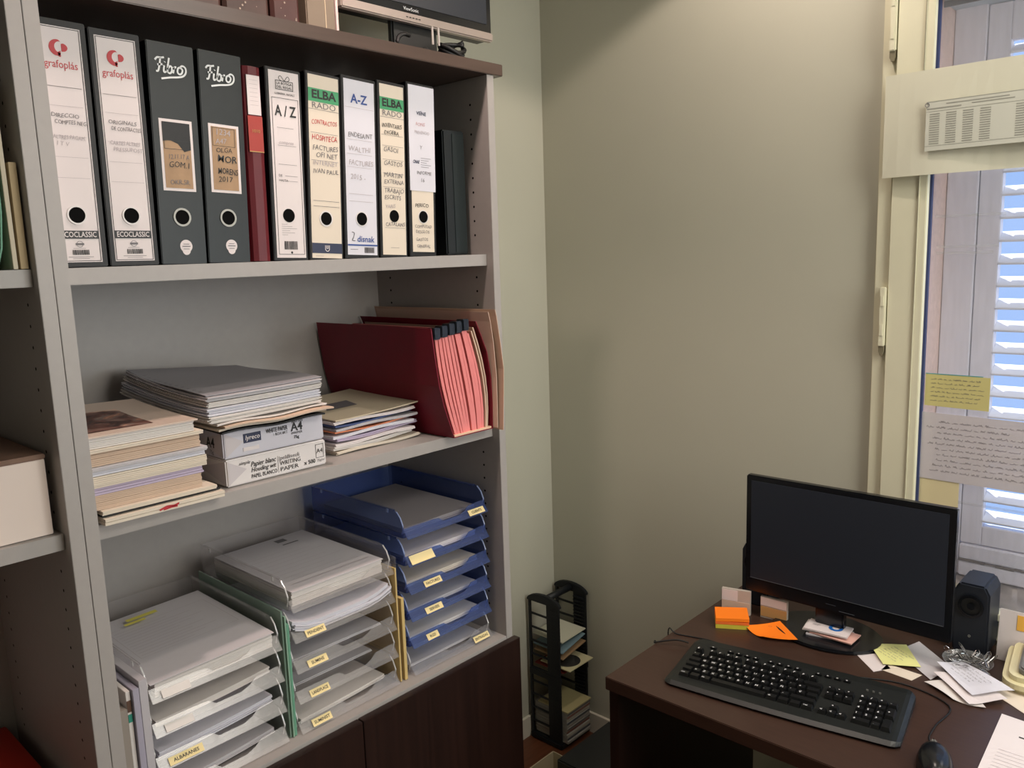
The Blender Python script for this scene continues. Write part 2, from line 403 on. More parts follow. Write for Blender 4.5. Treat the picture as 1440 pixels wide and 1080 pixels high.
# ------------------------------------------------------------------ binders
SH1 = 1.6525
def binder(name, x, w, h, lean, label, body, yb=.027, depth=.28, ring=None, hole_z=.079, group='lever arch binders on the top shelf'):
    b = empty(name, (x, yb, SH1), label=label, cat='binder', group=group, ry=math.atan2(lean, h))
    mb = MB(); t = .003
    mb.box(0, 0, 0.001, w, t, h); mb.box(0, t, .001, t, depth, h); mb.box(w-t, t, .001, w, depth, h)
    mb.build('cover', body, b, bevel=.0012)
    MB().box(t+.004, .02, .004, w-t-.004, depth-.01, h-.035).build('page_block', paper, b)
    if ring is not None:
        MB().ring((w/2, -.0006, hole_z), .0118, .0150, X3, Z3, .0012).build('finger_ring', ring, b)
        MB().disc((w/2, -.0009, hole_z), .0122, X3, Z3).build('finger_hole', holem, b)
    return b
def spine_label(b, u0, v0, u1, v1, m, name='spine_label'):
    return MB().box(u0, -.0006, v0, u1, 0.0002, v1).build(name, m, b)
def frame_lines(u0, v0, u1, v1, t): return [(u0, v0, u1, v0+t), (u0, v1-t, u1, v1), (u0, v0, u0+t, v1), (u1-t, v0, u1, v1)]
def barcode(u0, v0, u1, v1, rnd):
    r = []; u = u0
    while u < u1:
        w = rnd.choice((.0005, .0008, .0012)); r.append((u, v0, u+w, v1)); u += w+rnd.choice((.0004, .0007))
    return r
LZ = -.0008
rb = random.Random(3)
# two black binders with white long labels and a red round mark
for i, (x, w, h, lean, lab, shift) in enumerate(((-.8985, .0655, .357, .003, 'black lever arch binder with white red-logo label, against the left post', -.006),
                                   (-.829, .076, .354, .003, 'black lever arch binder with white red-logo label, second from the left post', 0))):
    b = binder('lever_arch_binder', x, w, h, lean, lab, blackcard, ring=None)
    c = w/2+shift; u0, u1, v0, v1 = max(.003, c-.0305), min(c+.0305, w-.005), .008, h-.010
    l = spine_label(b, u0, v0, u1, v1, labelw)
    rects(frame_lines(c-.029, v0+.0015, c+.029, v1-.0015, .0009) if shift == 0 else [r for r in [(u0, v0+.0015, c+.029, v0+.0024), (u0, v1-.0024, c+.029, v1-.0015), (c+.0281, v0+.0015, c+.029, v1-.0015)]], (0, LZ, 0), FR, inkblack, l, 'label_border')
    zt = h-.052
    mb = MB(); N = 20; o3 = (c-.003, LZ-.0003, zt+.012)
    # crescent: outer arc and shifted inner arc
    vs = []
    for k in range(N+1):
        a = math.radians(80+200*k/N)
        vs.append((o3[0]+.0115*math.cos(a), o3[1], o3[2]+.0115*math.sin(a)))
        vs.append((o3[0]+.0035+.0075*math.cos(a), o3[1], o3[2]+.001+.0080*math.sin(a)))
    mb.add(vs, [(2*k, 2*k+1, 2*k+3, 2*k+2) for k in range(N)])
    mb.add([(o3[0]+.001, o3[1], o3[2]-.0125), (o3[0]+.004, o3[1], o3[2]-.0125), (o3[0]+.004, o3[1], o3[2]-.004), (o3[0]+.0, o3[1], o3[2]-.006)], [(0, 1, 2, 3)])
    vs = [(o3[0]+.0055, o3[1], o3[2]-.005)]+[(o3[0]+.0055+.0085*math.cos(math.radians(-60+130*k/10)), o3[1], o3[2]+.001+.0062*math.sin(math.radians(-60+130*k/10))) for k in range(11)]+[(o3[0]+.0055, o3[1], o3[2]+.006)]
    mb.add(vs, [tuple(range(len(vs)))])
    mb.build('round_logo', inkred, l)
    text('grafoplás', .0155, (c, LZ, zt-.016), FR, inkred, l, 'CENTER', name='brand_print', maxw=.046)
    z1 = h-.095
    ln = [(max(u0+.002, c-.025), z1-k*.0001, c+.025, z1-k*.0001+.0006) for k in (0,)]
    for zz in (h-.095, h-.122, h-.165, h-.195, h-.225): ln.append((max(u0+.002, c-.025), zz, c+.025, zz+.0005))
    rects(ln, (0, LZ, 0), FR, inklight, l)
    for q, s in enumerate(('ORIGINALS', 'DE CONTRACTES', 'CARTES ALTRES', 'PRESSUPOST') if i else ('DIRECCIO', 'COMPTES NEG.', 'ALTRES PAGAM.', 'I T V')):
        text(s, .0085, (max(u0+.002, c-.022)+(q % 2)*.004, LZ, h-.138-q*.0095-(q > 1)*.012), FR, inkgrey if q < 2 else inklight, l, shear=.15, wob=.06, name='handwriting', maxw=.045)
    MB().ring((c, LZ-.0002, .078), .0118, .0142, X3, Z3, .0010).build('finger_ring', mat('white ring', '#D8D2D0', .4), l)
    MB().ring((c, LZ-.0006, .078), .0132, .0140, X3, Z3, .0002).build('ring_line', inkblack, l)
    MB().disc((c, LZ-.0005, .078), .0120, X3, Z3).build('finger_hole', holem, l)
    rects([(max(u0+.001, c-.028), .043, c+.028, .055)], (0, LZ-.0001, 0), FR, inkblack, l, 'black_band')
    text('ECOCLASSIC', .0112, (c, LZ-.0003, .0455), FR, labelw, l, 'CENTER', name='brand_print', maxw=.050, bold=.01)
    MB().ring((c, LZ, .035), .0042, .0048, X3, Z3, .0001).build('round_seal', inkgrey, l)
    rects([(c-.006, .0335, c+.006, .0365)], (0, LZ-.0001, 0), FR, inkgrey, l, 'seal_bar')
    rects(barcode(c-.0115, .019, c+.0115, .0265, rb), (0, LZ, 0), FR, inkblack, l, 'barcode')
    rects([(c-.018, .0155, c+.018, .0162), (c-.012, .0130, c+.012, .0136), (c-.010, .0285, c+.008, .0290)], (0, LZ, 0), FR, inkgrey, l)
# two black-green binders with script brand and kraft label
FIB = [[(.00, .80), (.12, .92), (.30, .93), (.46, .97)], [(.27, .92), (.22, .66), (.13, .36), (.02, .34)], [(.10, .62), (.24, .64), (.36, .66)],
       [(.44, .62), (.40, .40), (.44, .33), (.52, .38)], [(.475, .76), (.49, .79)],
       [(.70, .98), (.62, .62), (.58, .34)], [(.60, .46), (.70, .62), (.80, .60), (.80, .42), (.70, .32), (.59, .36)],
       [(.90, .62), (.90, .50), (.86, .34)], [(.89, .50), (.96, .61), (1.04, .62)],
       [(1.22, .64), (1.12, .58), (1.09, .42), (1.18, .34), (1.30, .40), (1.34, .55), (1.24, .64), (1.36, .72), (1.50, .64), (1.50, .44), (1.36, .28), (1.1, .20), (.7, .14), (.34, .06), (.26, .04)]]
for i, (x, w, h, lean, lab, txt) in enumerate(((-.748, .077, .350, .008, 'black binder with white script brand and torn dark-topped brown label', 0),
                                               (-.667, .077, .349, .012, 'black binder with white script brand and tan handwritten label', 1))):
    b = binder('lever_arch_binder', x, w, h, lean, lab, fibrocard, ring=chrome, hole_z=.077)
    s = .036; bb = [[(p[0]*s*.92, p[1]*s) for p in L] for L in FIB]
    strokes(bb, .0029, (.012, LZ, h-.058), FR, legendm, b, 'script_brand')
    l = spine_label(b, .011, .119, .066, .232, labelw, 'label_frame')
    k = MB().box(.0155, -.0010, .1235, .0615, -.0004, .2275).build('card_insert', kraft, l)
    if i == 0:
        MB().add([(.0155, -.0012, .2275), (.0155, -.0012, .197), (.027, -.0012, .199), (.040, -.0012, .194), (.050, -.0012, .182), (.0615, -.0012, .186), (.0615, -.0012, .2275)], [(0, 1, 2, 3, 4, 5, 6)]).build('dark_patch', blackcard, l)
        rects(frame_lines(.017, .185, .059, .199, .0007), (0, -.0013, 0), FR, inkblack, l, 'label_border')
        for q, (ss, sz) in enumerate((('12.11.17 A', .011), ('GOM.1', .013), ('', .01), ('OKR.SR.', .011))):
            if ss: text(ss, sz, (.022, -.0012, .170-q*.0135), FR, inkgrey if q != 1 else inkblack, l, shear=.1, wob=.05, name='handwriting', maxw=.034)
    else:
        rects(frame_lines(.017, .196, .058, .226, .0007), (0, -.0011, 0), FR, inkblack, l, 'label_border')
        for q, (ss, sz, mm) in enumerate((('1234', .014, inklight), ('A47', .012, inklight), ('OLGA', .011, inkblack), ('MOR', .016, inkblack), ('MORENS', .014, inkblack), ('2017', .013, inkblack))):
            text(ss, sz, (.022+(q > 2)*.002, -.0012, (.214, .200, .186, .170, .150, .137)[q]), FR, mm, l, shear=.08, bold=.01 if q in (3, 4) else 0, wob=.05, name='handwriting', maxw=.036)
    MB().disc((.042, LZ, .030), .0105, X3, Z3, sx=1).build('oval_sticker', labelw, b)
    MB().disc((.042, LZ-.0001, .0225), .0068, X3, Z3, sx=1).build('oval_sticker', labelw, b)
    rects([(.035, .029, .049, .0305), (.037, .033, .047, .034), (.037, .025, .047, .026)], (0, LZ-.0001, 0), FR, inkgrey, b)
# slim dark red binder
b = empty('slim_binder', (-.5875, .022, SH1), label='slim dark red binder with orange band and white spine sticker', cat='binder', group='lever arch binders on the top shelf', ry=.02)
pts = [(0, .25), (0, .012), (.004, .004), (.012, 0), (.028, 0), (.036, .004), (.040, .012), (.040, .25)]
MB().prism(pts, 'z', .001, .333).build('cover', redcl, b, smooth=False)
MB().box(.0075, -.0012, .252, .0325, .0002, .318).build('spine_sticker', labelw, b)
MB().box(.0060, -.0008, .190, .0340, .0002, .250).build('orange_band', redcl2, b)
rects([(.006, .189, .034, .1905)], (0, -.0009, 0), FR, mat('gold line', '#B08A4A', .4), b, 'gold_line')
text('1010', .008, (.012, -.0012, .222), FR, mat('gold line', '#B08A4A', .4), b, name='gold_print')
rects([(.012, .310-k*.007, .028, .3105-k*.007) for k in range(7)], (0, -.0013, 0), FR, inklight, b)
# binder with large A/Z
b = binder('lever_arch_binder', -.5425, .072, .339, .010, 'black binder with white label headed by a gift-shaped box and large A/Z', blackcard)
l = spine_label(b, .006, .006, .067, .334, labelw)
rects(frame_lines(.010, .012, .064, .288, .0008)+frame_lines(.019, .302, .055, .318, .0011), (0, LZ, 0), FR, inkblack, l, 'label_border')
text('LA BOTIGA', .0065, (.037, LZ, .3110), FR, inkblack, l, 'CENTER', bold=.01, maxw=.031); text('DEL REGAL', .0065, (.037, LZ, .3045), FR, inkblack, l, 'CENTER', bold=.01, maxw=.031)
text('LLIBRERIA, REGALS', .0052, (.037, LZ, .2935), FR, inkblack, l, 'CENTER', maxw=.040)
strokes([[(.037, .318), (.030, .326), (.026, .322), (.030, .318), (.037, .318), (.044, .326), (.048, .322), (.044, .318), (.037, .318)]], .0010, (0, LZ, 0), FR, inkblack, l, 'ribbon_bow')
text('A / Z', .026, (.037, LZ, .257), FR, inkblack, l, 'CENTER', bold=.02, maxw=.044)
rects([(.018, .236, .052, .2366), (.018, .205, .056, .2056), (.018, .172, .056, .1726), (.030, .152, .056, .1526), (.030, .143, .056, .1436)], (0, LZ, 0), FR, inkgrey, l)
text('DE', .006, (.017, LZ, .1505), FR, inkblack, l); text('HASTA', .006, (.017, LZ, .1420), FR, inkblack, l)
text('compres', .009, (.020, LZ, .208), FR, inklight, l, shear=.3, name='handwriting', maxw=.03)
MB().disc((.034, LZ-.0003, .082), .0122, X3, Z3).build('finger_hole', holem, l)
rects([(.018, .066-k*.0038, .018+.012+(k*7 % 5)*.005, .0665-k*.0038) for k in range(6)], (0, LZ, 0), FR, inkgrey, l)
rects(barcode(.022, .021, .049, .036, rb), (0, LZ, 0), FR, inkblack, l, 'barcode')
MB().disc((.037, LZ, .0155), .0022, X3, Z3, n=12).build('dot_mark', inkblack, l)
# generic white-strip binders
def hand(l, items, w):
    for (s, sz, u, v, m) in items: text(s, sz, (u, LZ, v), FR, m, l, shear=.12, wob=.07, name='handwriting', maxw=w)
b = binder('lever_arch_binder', -.467, .076, .343, .017, 'black binder with cream label, green band, red handwriting and navy foot band', blackcard)
l = spine_label(b, .005, .004, .072, .338, labelc)
rects([(.005, .290, .072, .314)], (0, LZ+.0001, 0), FR, inkgreen, l, 'green_band'); 
text('ELBA', .021, (.0385, LZ-.0002, .2965), FR, inkblack, l, 'CENTER', bold=.03, sx=1.25, maxw=.054); text('RADO', .0155, (.0385, LZ, .2785), FR, inkgrey, l, 'CENTER', sx=1.3, maxw=.052)
rects([(.005, .276, .072, .2767), (.008, .234, .068, .2346), (.008, .184, .068, .1846), (.010, .110, .068, .1108), (.010, .100, .068, .1008)], (0, LZ, 0), FR, inkgrey, l)
hand(l, [('CONTRACTOS', .012, .010, .250, inkred), ('HOSPITECA', .014, .010, .221, inkred), ('FACTURES', .013, .011, .203, inkgrey), ('OFI NET', .013, .018, .190, inkgrey), ('INTERNET', .012, .011, .176, inklight), ('IVAN PAUL', .012, .011, .161, inkgrey)], .056)
rects([(.005, .013, .072, .032)], (0, LZ+.0001, 0), FR, inknavy, l, 'navy_band')
strokes([[(.034, .028), (.034, .020), (.037, .017), (.040, .017), (.043, .020), (.043, .028)], [(.037, .028), (.037, .022), (.040, .022), (.040, .028)]], .0013, (0, LZ-.0002, 0), FR, labelw, l, 'emblem', smooth=False)
rects([(.012, .0075, .030, .0080)], (0, LZ, 0), FR, inkgrey, l)
MB().ring((.0375, LZ, .078), .0120, .0150, X3, Z3, .0006).build('finger_ring', mat('white ring', '#D8D2D0', .4), l); MB().disc((.0375, LZ-.0008, .078), .0122, X3, Z3).build('finger_hole', holem, l)

b = binder('lever_arch_binder', -.3865, .083, .346, .015, 'black binder with bluish white label lettered A-Z in blue', blackcard)
l = spine_label(b, .006, .008, .078, .340, labelb)
text('A-Z', .024, (.041, LZ, .297), FR, inkblue, l, 'CENTER', bold=.02, maxw=.040)
hand(l, [('ENDESA/NT', .013, .013, .233, inkgrey), ('WALTHI', .014, .013, .206, inklight), ('FACTURES', .014, .013, .180, inklight), ('2015 -', .014, .016, .153, inklight)], .058)
rects([(.008, .288, .076, .2886), (.010, .228, .070, .2286), (.010, .201, .070, .2016), (.010, .176, .070, .1766), (.012, .125, .070, .1257), (.012, .111, .070, .1117)], (0, LZ, 0), FR, inklight, l)
MB().ring((.041, LZ, .078), .0122, .0145, X3, Z3, .0006).build('finger_ring', mat('white ring', '#D8D2D0', .4), l); MB().disc((.041, LZ-.0008, .078), .0125, X3, Z3).build('finger_hole', holem, l)
text('disnak', .0165, (.049, LZ, .0335), FR, inkblue, l, 'CENTER', shear=.1, bold=.015, maxw=.046)
strokes([[(.016, .052), (.022, .050), (.020, .042), (.017, .036), (.024, .035)]], .0012, (0, LZ, 0), FR, inkblack, l, 'swoosh')
rects([(.006, .0255, .078, .0285)], (0, LZ, 0), FR, inkblue, l, 'blue_line')
rects(barcode(.046, .012, .070, .023, rb), (0, LZ, 0), FR, inkblack, l, 'barcode'); rects([(.012, .018, .030, .019)], (0, LZ, 0), FR, inkgrey, l)

b = binder('lever_arch_binder', -.2995, .0715, .347, .014, 'black binder with yellowed cream label, green band and black handwriting', blackcard)
l = spine_label(b, .006, .006, .067, .341, labelc)
rects([(.006, .292, .067, .316)], (0, LZ+.0001, 0), FR, inkgreen, l, 'green_band')
text('ELBA', .021, (.0365, LZ-.0002, .2985), FR, inkblack, l, 'CENTER', bold=.03, sx=1.2, maxw=.051); text('RADO', .0155, (.0365, LZ, .2805), FR, inkgrey, l, 'CENTER', sx=1.25, maxw=.049)
rects([(.006, .2775, .067, .2782), (.008, .243, .064, .2436)]+[(.010, .222-k*.027, .064, .2226-k*.027) for k in range(4)]+[(.012, .060, .064, .0606)], (0, LZ, 0), FR, inkgrey, l)
hand(l, [('INVENTARIS', .012, .010, .258, inkblack), ('DIGEBA', .011, .015, .245, inkblack), ('GASOI', .013, .012, .211, inkgrey), ('GASTOS', .013, .012, .184, inkgrey), ('MARTIN', .013, .012, .161, inkgrey), ('EXTERNA', .012, .012, .148, inkgrey), ('TRABAJO', .013, .012, .130, inkgrey), ('ESCRITS', .012, .012, .117, inkgrey), ('VARIS', .010, .014, .100, inklight), ('CATALANS', .011, .013, .064, inkgrey)], .050)
MB().disc((.0365, LZ-.0004, .084), .0122, X3, Z3).build('finger_hole', holem, l)
rects([(.026, .020, .048, .0206)], (0, LZ, 0), FR, inkgrey, l)

b = binder('lever_arch_binder', -.222, .0745, .353, .012, 'black binder with a white slip over a yellowed label, last before the gap', blackcard)
l = spine_label(b, .008, .010, .068, .180, labelc); l2 = MB().box(.004, -.0014, .136, .074, -.0002, .348).build('white_slip', labelb, b)
text('VEÏNE', .010, (.038, -.0015, .290), FR, inknavy, l2, 'CENTER', bold=.02, maxw=.034)
for (s, sz, u, v, m) in (('FONS', .010, .022, .268, mat('faded red print', '#C99A9C', .6)), ('PREVENCIO', .009, .018, .252, inklight), ('Y', .010, .032, .222, inkgrey), ('INFORME', .010, .022, .170, inkgrey), ('16', .011, .032, .155, inkgrey)):
    text(s, sz, (u, -.0015, v), FR, m, l2, wob=.05, shear=.1, name='handwriting', maxw=.04)
text('CNAE', .009, (.012, -.0015, .192), FR, inknavy, l2, bold=.03, shear=.3, name='oval_print', maxw=.018)
rects([(.034, .203-k*.0045, .062-(k % 3)*.006, .2036-k*.0045) for k in range(5)], (0, -.0015, 0), FR, inkblack, l2)
hand(l, [('PERICO', .011, .016, .103, inkblack), ('COMPUTAD', .009, .014, .060, inkgrey), ('DESGLOS', .009, .016, .049, inkgrey), ('GASTOS', .009, .016, .033, inkgrey), ('GENERAL', .009, .018, .019, inkgrey)], .046)
MB().ring((.038, LZ, .083), .0120, .0140, X3, Z3, .0006).build('finger_ring', mat('white ring', '#D8D2D0', .4), l); MB().disc((.038, LZ-.0008, .083), .0122, X3, Z3).build('finger_hole', holem, l)

# slim black box file in the gap
b = empty('box_file', (-.082, .062, SH1), label='plain black slim box file standing alone beside the right side panel', cat='box file')
MB().box(0, 0, .001, .066, .26, .273).build('case', mat('slate black card', '#12181A', .5, .4), b, bevel=.003)
MB().box(.026, -.0015, .006, .062, .001, .266).build('spine_strip', mat('dark teal card', '#182121', .45, .4), b, bevel=.0007)

# ------------------------------------------------------------------ middle shelf: left pile
SH2 = 1.2525
r5 = random.Random(21)
def papers(name, x, y, z, w, d, t, m, label, cat='papers', group=None, rz=0, zf=None, layers=1, jit=.0, nx=6, ny=6, **k):
    o = slab(w, d, t, m, name, None, zf, layers, jit, r5, nx, ny)
    o.location = (x, y, z); o.rotation_euler = (0, 0, rz); tag(o, label, cat, group); return o
z = SH2+.0005; PG = 'left pile of envelopes and books on the middle shelf'
pile = [
    ('envelope', -.897, .003, .200, .23, .011, paper3, 'cream envelope with red logo, lowest of the left pile', 'envelope', 2, .0006, .055),
    ('folder', -.897, .014, .198, .24, .0035, blackcard, 'thin black folder near the bottom of the left pile', 'folder', 1, 0, .05),
    ('booklet', -.897, .010, .190, .24, .007, paper3, 'thin cream booklet above the black folder in the left pile', 'booklet', 3, .001, .04),
    ('book', -.897, .020, .177, .25, .024, paper4, 'thick tan-edged book low in the left pile', 'book', 8, .0008, 0),
    ('folder', -.897, .018, .180, .25, .012, lilac, 'lilac paper folder midway up the left pile', 'folder', 3, .001, 0),
    ('book', -.897, .014, .186, .25, .018, paper3, 'cream book directly above the lilac folder', 'book', 6, .001, 0),
    ('booklet', -.897, .016, .185, .24, .007, labelb, 'white booklet in the middle of the left pile', 'booklet', 2, .001, 0),
    ('magazine', -.897, .012, .188, .25, .007, paper2, 'grey-beige magazine sagging in the left pile', 'magazine', 3, .001, 0),
    ('magazine', -.897, .020, .180, .25, .022, paper4, 'thick warm beige magazine in the upper left pile', 'magazine', 7, .001, .0),
    ('booklet', -.897, .012, .184, .24, .006, paper3, 'yellowish booklet just below the top book of the left pile', 'booklet', 2, .001, 0),
    ('book', -.897, .016, .170, .25, .017, paper, 'white-edged book under the photo cover of the left pile', 'book', 6, .0008, 0)]
for (n, x, y, w, d, t, m, lab, cat, lay, jit, rz) in pile:
    o = papers(n, x+(.008 if rz else 0), y, z, w, d, t, m, lab, cat, PG, -rz*0, None, lay, jit, 3, 3)
    if n == 'envelope':
        strokes([[(.085, .004), (.098, .0075), (.110, .0065), (.118, .0085)], [(.092, .0035), (.105, .005), (.115, .0045)]], .003, (0, -.001, 0), FR, inkred, o, 'red_logo')
    z += t+.0004
covz = z
cv = slab(.176, .25, .0025, mat('magazine cover paper', '#CDB9AA', .45, .4), 'magazine', None, lambda u, v: .010*v*v+.004*u*u*0+.012*max(0, v-.5)*(1-u), 1, 0, r5, 12, 12)
cv.location = (-.897, .012, covz); tag(cv, 'magazine with a brown photographic cover on top of the left pile', 'magazine', PG)
# printed picture on the cover: strokes of browns
pic = MB(); U = 14; W = 10
def covh(u, v): return .010*v*v+.012*max(0, v-.5)*(1-u)+.0028
vs = []
for j in range(W+1):
    for i in range(U+1):
        u = .02+.63*i/U; v = .12+.62*j/W; vs.append((u*.176, v*.25, covh(u, v)+.0003))
pic.add(vs, [(j*(U+1)+i, j*(U+1)+i+1, (j+1)*(U+1)+i+1, (j+1)*(U+1)+i) for j in range(W) for i in range(U)])
pm = bpy.data.materials.new('brown photo print'); pm.use_nodes = True; nt = pm.node_tree
nz = nt.nodes.new('ShaderNodeTexNoise'); nz.inputs['Scale'].default_value = 16; nz.inputs['Detail'].default_value = 3; nz.inputs['Distortion'].default_value = 1.4
tc = nt.nodes.new('ShaderNodeTexCoord'); nt.links.new(tc.outputs['Object'], nz.inputs['Vector'])
cr_ = nt.nodes.new('ShaderNodeValToRGB'); e = cr_.color_ramp.elements; e[0].position = .38; e[0].color = lin('#3E2620'); e[1].position = .66; e[1].color = lin('#D9B9A4')
a = e.new(.46); a.color = lin('#6E4438'); a = e.new(.52); a.color = lin('#7A6B64'); a = e.new(.58); a.color = lin('#A06A52')
nt.links.new(nz.outputs[0], cr_.inputs[0]); nt.links.new(cr_.outputs[0], nt.nodes['Principled BSDF'].inputs['Base Color'])
pic.build('cover_photo', pm, cv)

# ------------------------------------------------------------------ reams of paper and the loose papers on them
def ream(x, y, z, label, body):
    b = empty('paper_ream', (x, y, z), label=label, cat='paper ream', group='wrapped reams of copy paper', rz=.0)
    MB().box(0, 0, 0, .212, .297, .0495).build('wrapper', body, b, bevel=.0025)
    # end fold flaps on the left side
    mb = MB(); mb.add([(-.0006, .004, .003), (-.0006, .10, .025), (-.0006, .004, .047)], [(0, 1, 2)]); mb.add([(.004, -.0006, .003), (.040, -.0006, .027), (.004, -.0006, .046)], [(0, 1, 2)])
    mb.build('folded_flap', mat('wrapper fold', '#C9C0C2', .5, .4), b)
    return b
b = ream(-.661, .046, SH2+.0005, 'white paper ream with brush lettering, lower of the two reams', mat('white wrapper', '#DED6D4', .4, .5))
text('Papier blanc', .013, (.048, -.0006, .029), FR, inkblack, b, shear=.3, bold=.01, maxw=.052); text('Houding wit', .012, (.048, -.0006, .0185), FR, inkblack, b, shear=.3, bold=.01, maxw=.052)
text('PAPEL BLANCO', .0105, (.048, -.0006, .007), FR, inkblack, b, bold=.01, maxw=.053); text('simple', .009, (.024, -.0006, .036), FR, inkblack, b, shear=.4)
text('|pelilliseuli', .011, (.106, -.0006, .029), FR, inkgrey, b, maxw=.05); text('WRITING', .0115, (.108, -.0006, .0185), FR, inkblack, b, sx=1.1, maxw=.045); text('PAPER', .0115, (.108, -.0006, .007), FR, inkblack, b, sx=1.25, maxw=.045)
rects([(.104, .006, .1047, .038)], (0, -.0006, 0), FR, inkgrey, b)
text('x 500', .011, (.161, -.0006, .008), FR, inkblack, b, bold=.02); text('75g/m²', .007, (.190, -.0006, .0085), FR, inkgrey, b, maxw=.018)
rects(frame_lines(.188, .016, .206, .043, .0008), (0, -.0006, 0), FR, inkblack, b, 'label_border'); text('A4', .0125, (.197, -.0006, .0255), FR, inkblack, b, 'CENTER')
b = ream(-.661, .049, SH2+.0515, 'white paper ream with navy brand patch, upper of the two reams', mat('cool white wrapper', '#C9C5CE', .4, .5))
MB().box(.040, -.0012, .023, .075, -.0002, .040).build('navy_patch', inknavy, b); text('lyreco', .012, (.0575, -.0013, .0285), FR, labelw, b, 'CENTER', shear=.15, bold=.01, maxw=.029)
text('WHITE PAPER', .0115, (.086, -.0006, .033), FR, inkblack, b, bold=.02, maxw=.046); text('1 BOX 8KT', .0075, (.100, -.0006, .0255), FR, inkblack, b, maxw=.03)
text('500/100', .008, (.140, -.0006, .043), FR, inkblack, b, maxw=.026); text('A4', .0225, (.139, -.0006, .0275), FR, inkblack, b, bold=.02, maxw=.026)
text('IMPRIMER', .0065, (.139, -.0006, .021), FR, inkblack, b, maxw=.024); text('75g', .008, (.144, -.0006, .0125), FR, inkblack, b, bold=.02)
MB().box(.038, -.0010, .008, .070, -.0002, .015).build('blank_strip', labelw, b)
LF = (-Y3, Z3)
text('A4', .026, (-.0006, .060, .018), LF, inkblack, b, bold=.02); text('75g', .010, (-.0006, .050, .006), LF, inkblack, b)

z = SH2+.1015+.001
PG2 = 'loose documents heaped on the paper reams'
def doc_curl(a, b2, c): return lambda u, v: a*u*u+b2*(1-u)*v+c*math.sin(u*3+v*2)
docs = [  # x, y, w, d, t, mat, rz, label
    (-.672, .028, .215, .300, .003, blackcard, .00, 'dark printed sheet lying directly on the upper ream', 1),
    (-.676, .030, .230, .31, .0035, paper3, .04, 'cream sheet poking out just above the ream', 2),
    (-.668, .022, .225, .31, .003, paper4, -.02, 'beige sheet with a curled front edge above the ream', 1),
    (-.680, .026, .235, .31, .0035, paper, .05, 'white sheet crossing under the grey document pack', 2)]
for (x, y, w, d, t, m, rz, lab, lay) in docs:
    papers('document', x, y, z, w, d, t, m, lab, 'document', PG2, rz, lambda u, v: .002*math.sin(u*9+v*3)*(1-v), lay, .001, 14, 5); z += t+.0022
packs = [
    (.012, 'pack of white sheets, lowest of the thick packs on the reams', paper, 7, .003, .05),
    (.013, 'pack of lilac-white sheets in the middle of the heap on the reams', labelb, 7, .003, .03),
    (.010, 'pack of cream-edged sheets near the top of the heap on the reams', paper, 6, .004, .01),
    (.008, 'grey-topped document pack second from the top of the heap', paper2, 4, .003, -.01)]
for (t, lab, m, lay, jit, rz) in packs:
    papers('document_pack', -.692+z*.0, .030+R_.uniform(-.004, .004), z, .232, .335, t, m, lab, 'documents', PG2, rz*.6, lambda u, v: .022*(v**2)*(1-u)**1.0+.003*u*u, lay, jit, 8, 8); z += t+.0012
o = papers('document', -.690, .038, z, .236, .33, .0016, mat('grey printed sheet', '#97959A', .6, .3), 'grey sheet with punched left edge on top of the heap on the reams', 'document', PG2, -.01, lambda u, v: .022*(v**2)*(1-u)**1.0+.003*u*u+.002*math.sin(v*6), 1, 0, 12, 12)
mb = MB()
for k in range(11):
    v = .12+.07*k; zz = .022*v**2*.97+.002*math.sin(v*6)+.0020
    mb.disc((.010, v*.33, zz), .0035, X3, Y3, n=8)
mb.build('punch_marks', inkgrey, o)

# ------------------------------------------------------------------ small pile of mail
z = SH2+.0005; PG3 = 'small mail pile beside the red file'
mail = [
    (.007, paper3, 'thick cream padded envelope at the bottom of the small mail pile', .002, 3, 0, .215, .24),
    (.008, paper, 'white booklet second from the bottom of the small mail pile', -.004, 4, .02, .205, .23),
    (.006, labelw, 'white folded letter with a lifted corner in the small mail pile', .0, 2, -.03, .20, .22),
    (.007, lilac, 'pale lilac leaflet pack midway up the small mail pile', .004, 4, .03, .212, .23),
    (.006, labelb, 'bluish white letter above the lilac leaflets', -.003, 3, -.02, .205, .23),
    (.003, mat('orange card', '#D9825B', .6), 'thin orange card in the small mail pile', .0, 1, .02, .205, .22),
    (.006, paper2, 'grey leaflet above the orange card', .003, 3, -.01, .21, .23),
    (.004, mat('blue folder card', '#3E4C78', .6), 'thin blue folder near the top of the small mail pile', .002, 1, .03, .20, .22),
    (.006, labelw, 'white envelope second from the top of the small mail pile', -.002, 2, 0, .208, .24)]
for (t, m, lab, dx, lay, rz, w, d) in mail:
    papers('mail_item', -.400+dx, .082, z, w+.008, d, t, m, lab, 'mail', PG3, rz, (lambda u, v: .003*u*u+.002*math.sin(u*6+rz*90)), lay, .002, 8, 4); z += t+.0020
o = papers('mail_item', -.398, .080, z, .222, .25, .0022, mat('cream envelope paper', '#CDBfA6', .6, .3), 'cream envelope with a grey printed panel topping the small mail pile', 'mail', PG3, .0, lambda u, v: .007*u*u+.006*v*v, 1, 0, 10, 8)
mb = MB(); mb.add([(.05, .10, .0045), (.13, .10, .0062), (.14, .155, .0085), (.06, .155, .0062)], [(0, 1, 2, 3)]); mb.build('printed_panel', inkgrey, o)

